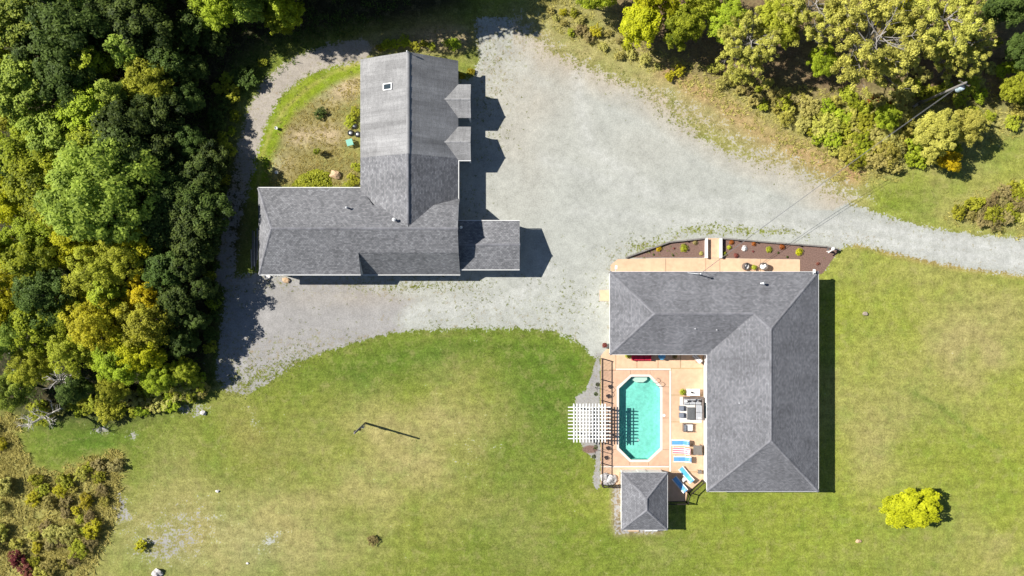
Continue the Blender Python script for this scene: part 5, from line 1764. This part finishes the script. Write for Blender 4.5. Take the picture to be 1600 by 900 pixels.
# white storage chest
ch = thing('storage_chest', 'long white storage chest with a dark lantern on it above the sofa', 'chest', W(1081.5, 612) + Vector((0, 0, ZP)))
MB().box((0, 0, .22), (1.45, .74, .44)).build('box', M['white'], ch, bevel=.02)
MB().box((0, 0, .465), (1.52, .80, .05)).build('lid', M['white'], ch, bevel=.015)
ln = thing('lantern', 'small dark lantern standing on the white storage chest', 'lantern', W(1079, 612) + Vector((0, 0, ZP + .49)))
MB().box((0, 0, .015), (.2, .2, .03)).build('base', M['dark_metal'], ln)
MB().box((0, 0, .13), (.14, .14, .2)).build('glass', M['glass'], ln)
MB().lathe((0, 0, .23), [(.13, 0), (.06, .07), (.02, .1)], 4).build('cap', M['dark_metal'], ln)
potted(1065, 611.5, 'bushy yellow green potted plant beside the white storage chest', .24, 'leaf_chartreuse', .46, 5)
# armchair
ac = thing('armchair', 'wicker armchair with pale cushion below the coffee table', 'armchair', W(1073.5, 667) + Vector((0, 0, ZP)))
MB().box((0, 0, .16), (1.15, .92, .26)).build('base', M['wicker'], ac, bevel=.02)
MB().box((.12, .02, .36), (.86, .78, .14)).build('seat_cushion', M['cushion_white'], ac, bevel=.05)
MB().box((-.52, 0, .45), (.14, .92, .32)).build('backrest', M['wicker'], ac, bevel=.02)
MB().box((-.38, 0, .56), (.14, .74, .3)).build('back_cushion', M['cushion_dark'], ac, bevel=.05)
for s in (-1, 1):
    MB().box((.05, s * .43, .40), (1.0, .1, .22)).build('arm', M['wicker'], ac, bevel=.02)

# things under the eave of the pool side
rs = thing('red_sofa', 'crimson outdoor sofa half under the eave above the pool', 'sofa', W(1001, 556.5) + Vector((0, 0, ZP)))
MB().box((0, 0, .2), (2.2, .95, .28)).build('base', M['red'], rs, bevel=.03)
for s in (-.72, 0, .72):
    MB().box((s, -.06, .41), (.7, .78, .14)).build('seat_cushion', M['red'], rs, bevel=.05)
MB().box((0, .42, .58), (2.2, .16, .5)).build('backrest', M['red'], rs, bevel=.04)
for s in (-1, 1):
    MB().box((s * 1.06, 0, .45), (.14, .9, .3)).build('arm', M['red'], rs, bevel=.03)
potted(980.5, 555, 'dark green potted plant beside the crimson sofa', .2, 'leaf_green', .42, 6)
bt = thing('round_table', 'bright blue round table half under the eave above the pool', 'table', W(1032, 555.5) + Vector((0, 0, ZP)))
MB().lathe((0, 0, .66), [(.40, 0), (.42, .02), (.42, .05), (.40, .07)], 22).build('table_top', M['round_blue'], bt)
MB().lathe((0, 0, 0), [(.26, 0), (.24, .03), (.05, .06), (.05, .66)], 12).build('pedestal', M['white'], bt)
ms = thing('folding_chair', 'striped grey deck chair in the corner under the eaves', 'chair', W(1088, 560) + Vector((0, 0, ZP)), R(-50))
for s in (-1, 1):
    MB().beam((-.6, s * .28, .05), (.55, s * .28, .75), .05, .05).build('frame', M['wood_tan'], ms)
    MB().beam((.4, s * .31, .02), (-.3, s * .31, .52), .045, .045).build('leg', M['wood_tan'], ms)
for k in range(5):
    y_ = -.22 + k * .11
    MB().beam((-.55, y_, .11), (.5, y_, .77), .105, .02).build('stripe', M['cushion_white' if k % 2 else 'cushion'], ms)
potted(1053, 556, 'brown potted plant below the eave between blue table and deck chair', .24, 'leaf_brown', .36, 7)
potted(944, 539, 'reddish potted plant at the house corner beside the gravel drive', .26, 'leaf_red', .36, 8, 0.0)

# behind the pool house
tk = thing('propane_tank', 'white propane tank half hidden behind the pool house', 'tank', W(1016, 823) )
MB().tube([(-.75, 0, .5), (-.68, 0, .5), (.68, 0, .5), (.75, 0, .5)], [.16, .36, .36, .16], 18).build('vessel', M['white'], tk, smooth=False)
for s in (-.45, .45):
    MB().box((s, 0, .09), (.1, .5, .18)).build('foot', M['grey_metal'], tk)
MB().lathe((0, 0, .84), [(.12, 0), (.12, .12), (.08, .15)], 12).build('valve_cover', M['white'], tk)
pl = thing('pallet', 'tan wooden pallet lying against the back of the pool house', 'pallet', W(989.5, 823.5))
for k in range(5):
    MB().box((0, -.4 + k * .2, .13), (1.25, .15, .03)).build('board', M['wood_tan'], pl)
for k in range(3):
    MB().box((-.55 + k * .55, 0, .057), (.1, .95, .115)).build('runner', M['wood_tan'], pl)

# ------------------------------------------------------------------ front beds
def edging(name, label, pts, w=.16, h=.34, unit=2.5):
    root = thing(name, label, 'edging', W(*pts[0]))
    for a, b in zip(pts, pts[1:]):
        pa_, pb_ = W(*a), W(*b)
        n_ = max(1, round((pb_ - pa_).length / unit))
        for k in range(n_):
            q0, q1 = pa_.lerp(pb_, k / n_), pa_.lerp(pb_, (k + 1) / n_)
            d = (q1 - q0).normalized() * .02
            MB().beam(q0 + d + Vector((0, 0, h / 2)), q1 - d + Vector((0, 0, h / 2)), w, h).build('timber', M['wood_grey'], root, world=True)
            s_ = Vector((-d.y, d.x, 0)).normalized()
            q = q1 - s_ * .15
            if k < n_ - 1:
                MB().box((q.x, q.y, h / 2), (.06, .1, h + .04)).build('stake', M['dark_metal'], root, world=True)
    return root


edging('timber_edging', 'grey timber edging of the tapering mulch bed beside the walk', [(977, 402.5), (1045, 378.5), (1101, 372.5)])
edging('timber_edging', 'long grey timber edging of the wider mulch bed below the drive', [(1126, 372.5), (1210, 379.5), (1290, 385.5), (1312, 391)])
for px, lb in ((1102.3, 'low white side wall of the walk spur along the tapering bed'), (1124.8, 'low white side wall of the walk spur along the wider bed')):
    sw = thing('side_wall', lb, 'wall', W(px, 388))
    MB().box((0, 0, .24), (.18, 2.25, .48)).build('wall_core', M['siding'], sw)
    MB().box((0, 0, .50), (.26, 2.32, .05)).build('wall_cap', M['white'], sw)


def bed_plant(px, py, r, leaf, label, seed, n=None, grp=None):
    r *= 1.2
    t = thing('bed_plant', label, 'plant', W(px, py), seed, grp)
    rg = np.random.default_rng(seed + 100)
    n = n or int(160 * (r / .35) ** 1.3)
    u_ = sphere_pts(rg, n)
    u_[:, 2] = np.abs(u_[:, 2])
    P_ = u_ * (r * rg.uniform(.25, 1, n))[:, None] * np.array([1, 1, .8]) + np.array([0, 0, .04])
    me_ = leaf_mesh('foliage', P_, u_ + np.array([0, 0, .7]), .085 if r > .25 else .055, np.clip(rg.normal(.6, .2, n), 0, 1), .5, seed)
    me_.materials.append(M[leaf])
    o = bpy.data.objects.new('foliage', me_)
    o.parent = t
    C.objects.link(o)
    MB().tube([(0, 0, -.03), (0, 0, r * .5)], [.02, .01], 5).build('stem', M['bark'], t)


for i, (px, py, r, lf, lb) in enumerate((
        (1029, 388.5, .34, 'leaf_yellow', 'yellow bushy plant in the tapering mulch bed'), (1068.5, 387.5, .46, 'leaf_chartreuse', 'pale lime mound plant, largest in the tapering mulch bed'),
        (1086, 379, .26, 'leaf_brown', 'tan dry plant in the tapering bed against the timber edging'), (1010, 391, .2, 'leaf_brown', 'small brown plant in the narrow end of the tapering bed'),
        (1095, 396, .24, 'leaf_straw', 'straw coloured plant by the white side wall in the tapering bed'), (1021, 398, .12, 'leaf_dark', 'tiny dark seedling beside the walk in the narrow end of the tapering bed'),
        (1053, 388, .12, 'leaf_red', 'tiny dark red seedling between the yellow and lime plants'), (1051.5, 399, .12, 'leaf_dark', 'tiny dark seedling beside the walk below the lime mound plant'),
        (1143, 379, .28, 'leaf_orange', 'faded orange plant in the wider bed close to the walk spur'), (1139, 386.5, .24, 'leaf_olive', 'small olive plant below the faded orange plant in the wider bed'),
        (1131.5, 397, .28, 'leaf_chartreuse', 'lime plant beside the white side wall in the wider bed'), (1150, 399, .26, 'leaf_red', 'dark red low plant beside the walk in the wider bed'),
        (1163, 388, .3, 'cushion_white', 'white flowering plant in the wider mulch bed'), (1177.5, 381, .24, 'leaf_orange', 'small orange tan plant against the edging of the wider bed'),
        (1176.5, 393, .12, 'leaf_red', 'tiny dark red seedling in the middle of the wider bed'), (1201.5, 390, .34, 'leaf_chartreuse', 'lime plant under the wire shadow in the wider bed'),
        (1222, 386, .3, 'leaf_orange', 'orange plant against the edging of the wider bed'), (1248.5, 393.5, .42, 'leaf_lime', 'round yellow mound plant, largest in the wider bed'),
        (1230, 401.5, .14, 'leaf_dark', 'tiny dark seedling beside the walk in the wider bed'), (1278, 412, .2, 'leaf_red', 'small dark red plant at the grass corner of the wider bed'),
        (1216, 395, .12, 'leaf_dark', 'tiny green seedling between the lime and yellow mound plants'))):
    bed_plant(px, py, r, lf, lb, i)

# lamp on a leaning white post at the bed's end
lp = thing('garden_lamp', 'white garden lamp on a short post at the pointed end of the wide bed', 'lamp', W(1292, 393))
MB().tube([(0, 0, -.05), (.02, .03, .9)], .05, 8).build('post', M['white'], lp)
MB().beam((-.28, -.2, .9), (.3, .25, 1.0), .1, .08).build('arm', M['white'], lp)
MB().lathe((.3, .27, .86), [(.12, 0), (.2, .05), (.2, .2), (.1, .3), (.03, .34)], 12).build('lamp_head', M['white'], lp)
MB().box((-.3, .22, .93), (.2, .16, .18)).build('solar_panel', M['slate'], lp)

# wicker chairs by the front door
def tub_chair(px, py, rz, label):
    t = thing('tub_chair', label, 'chair', W(px, py) + Vector((0, 0, ZP)), rz)
    MB().lathe((0, 0, 0), [(.30, .0), (.36, .12), (.38, .36)], 16).build('base', M['wicker'], t)
    bk = MB()
    n_ = 12
    for k in range(n_):
        a0_, a1_ = math.pi * (-.12 + 1.24 * k / n_), math.pi * (-.12 + 1.24 * (k + 1) / n_)
        h_ = .62 + .18 * math.sin(max(0, min(math.pi, (a0_ + a1_) / 2)))
        bk.beam((.4 * math.cos(a0_), .4 * math.sin(a0_), .3 + h_ / 4), (.4 * math.cos(a1_), .4 * math.sin(a1_), .3 + h_ / 4), .09, h_ * .9)
    bk.build('backrest', M['wicker'], t)
    MB().lathe((0, -.02, .36), [(.3, 0), (.33, .05), (.3, .12), (.18, .14)], 16).build('cushion', M['cushion_white'], t, smooth=True)
    MB().blob((.02, .22, .62), (.22, .1, .18), 9, 2, .05).build('throw_pillow', M['cushion_white'], t, smooth=True)


tub_chair(1164, 416.5, R(65), 'round wicker chair with white cushion beside the front door planter')
tub_chair(1190, 416.5, R(-65), 'round wicker chair with pinkish white cushion farther from the walk spur')
potted(1176.5, 418, 'green potted plant between the two round wicker chairs', .2, 'leaf_olive', .34, 9)

# ------------------------------------------------------------------ poles and wires
up = thing('power_pole', 'grey wooden power pole with a pale transformer above the shrubs', 'power pole', W(1434, 163))
MB().tube([(0, 0, -.3), (0, 0, 8.7)], [.17, .11], 10).build('pole', M['wood_grey'], up, smooth=True)
tf = MB().lathe((.38, -.2, 6.6), [(.24, 0), (.29, .06), (.29, .82), (.22, .95), (.06, 1.0)], 14).build('transformer', M['transformer'], up)
for s in (-.1, .1):
    MB().lathe((.38 + s, -.2, 7.58), [(.04, 0), (.06, .06), (.04, .12), (.06, .18), (.02, .24)], 8).build('bushing', M['ceramic'], tf)
MB().beam((.02, 0, 7.0), (.36, -.18, 7.0), .06, .3).build('bracket', M['grey_metal'], up)
MB().beam((-.55, .3, 8.3), (.55, -.3, 8.3), .09, .11).build('cross_arm', M['wood_grey'], up)
for s in (-1, 1):
    MB().lathe((s * .48, -s * .26, 8.36), [(.03, 0), (.06, .05), (.04, .1), (.06, .14), (.02, .18)], 8).build('insulator', M['ceramic'], up)
pb_ = W(1434, 163) + Vector((0, 0, 7.9))
for i, (dz, lb) in enumerate(((0, 'upper of two thin wires from the power pole to the house roof'), (-.55, 'lower of two thin wires from the power pole to the house roof'))):
    a = pb_ + Vector((0, 0, dz))
    b = MASTTOP + Vector((0, 0, dz * .3))
    pts = [a.lerp(b, t / 24) - Vector((0, 0, 4 * .9 * (t / 24) * (1 - t / 24))) for t in range(25)]
    tag(MB().tube(pts, .016, 5).build('service_wire', M['wire'], None), lb, 'wire')

gp_ = thing('lawn_pole', 'weathered grey wooden pole standing alone on the lawn', 'pole', W(571, 661))
MB().tube([(0, 0, -.3), (0.02, 0, 2.6), (0, 0, 5.7)], [.13, .12, .10], 9).build('shaft', M['wood_grey'], gp_, smooth=True)
MB().box((.14, -.06, 1.75), (.2, .26, .75)).build('meter_box', M['grey_metal'], gp_)
MB().box((-.14, .05, 4.9), (.2, .16, .22)).build('lamp_box', M['dark_metal'], gp_)
MB().box((.12, -.1, 3.4), (.16, .14, .3)).build('junction_box', M['dark_metal'], gp_)

# ------------------------------------------------------------------ odds and ends
wp = thing('log_stack', 'weathered poles and boards stacked along the end wall of the garage', 'log stack', W(398, 402))
for i in range(7):
    x_ = -.32 + .11 * i
    L_ = rw.uniform(1.9, 4.4)
    y_ = rw.uniform(-.5, .9) + (.8 if L_ > 3 else 0)
    MB().tube([(x_, y_ - L_ / 2, .09 + .05 * (i % 2)), (x_ + rw.uniform(-.1, .1), y_ + L_ / 2, .09 + .05 * (i % 2))], .055, 7).build('pole', M['wood_grey' if i % 3 else 'bare'], wp)


def rock(px, py, r, mat, label, seed, grp=None):
    o = MB().blob((0, 0, r * .35), (r, r * .8, r * .55), seed, 2, .28).build('rock', M[mat], None)
    o.location = W(px, py)
    tag(o, label, 'rock', grp)


rock(525, 273, .62, 'wood_tan', 'flat tan boulder beside the lime ground cover', 1)
rock(447, 437, .42, 'wood_tan', 'tan stone on the gravel under the garage eave', 2)
rock(418, 432, .35, 'rock_white', 'white stone by the end of the log stack', 3)
rock(247, 894, .6, 'rock', 'largest white rock lying on the lower lawn', 4)
rock(340, 767, .22, 'rock_white', 'long thin pale stone on the lawn below the bare pole', 5)
rock(387, 880, .18, 'rock_white', 'small white stone on the lower lawn', 6)
rock(1341, 845, .3, 'wood_tan', 'small tan stone on the lawn near the lime yellow tree', 7)
rock(1352, 490, .3, 'wood', 'small brown stump stone on the lawn beside the house', 8)
rock(318, 645, .35, 'rock', 'grey stone at the tip of the gravel by the wood', 12)
for i, (px, py, lb) in enumerate(((433, 201, 'white bucket in the dry yard near the grass arc'), (433.5, 270, 'white bucket near the garage corner by the track'))):
    t = thing('bucket', lb, 'bucket', W(px, py))
    MB().lathe((0, 0, 0), [(.14, 0), (.18, .38), (.19, .4), (.17, .4), (.15, .3)], 12).build('pail', M['white'], t)
    MB().tube([(-.18, 0, .38), (-.1, .1, .5), (.1, .1, .5), (.18, 0, .38)], .012, 5).build('handle', M['grey_metal'], t)
gt = small_table(548, 224, 'pale green plastic table among weeds behind the garage', .75, .75, .6, 'green_plastic', 'green_plastic', 'plastic_table', .3, 'table', 0)
for i, (px, py, lb) in enumerate(((548, 208, 'black tyre nearest the green plastic table'), (554, 197, 'black tyre in the weeds behind the garage wall'), (559, 210, 'black tyre touching the back wall of the garage'))):
    t = thing('tyre', lb, 'tyre', W(px, py))
    ring_ = MB()
    pts = [(.26 * math.cos(k * .5236), .26 * math.sin(k * .5236), .11) for k in range(13)]
    ring_.tube(pts, .105, 8, False)
    ring_.build('tyre_ring', M['rubber'], t, smooth=True)
    MB().lathe((0, 0, .05), [(.14, 0), (.15, .02), (.15, .1), (.1, .11)], 10).build('rim', M['grey_metal'], t)
wl = thing('wall_lamp', 'white wall lamp on the house end above the doorstep', 'lamp', W(952, 434))
wl.location = (X1 + wo - .12, W(952, 434).y, 1.9)
MB().box((.06, 0, 0), (.1, .12, .2)).build('bracket', M['white'], wl)
MB().lathe((-.06, 0, -.1), [(.07, 0), (.09, .1), (.04, .2)], 10).build('shade', M['white'], wl)
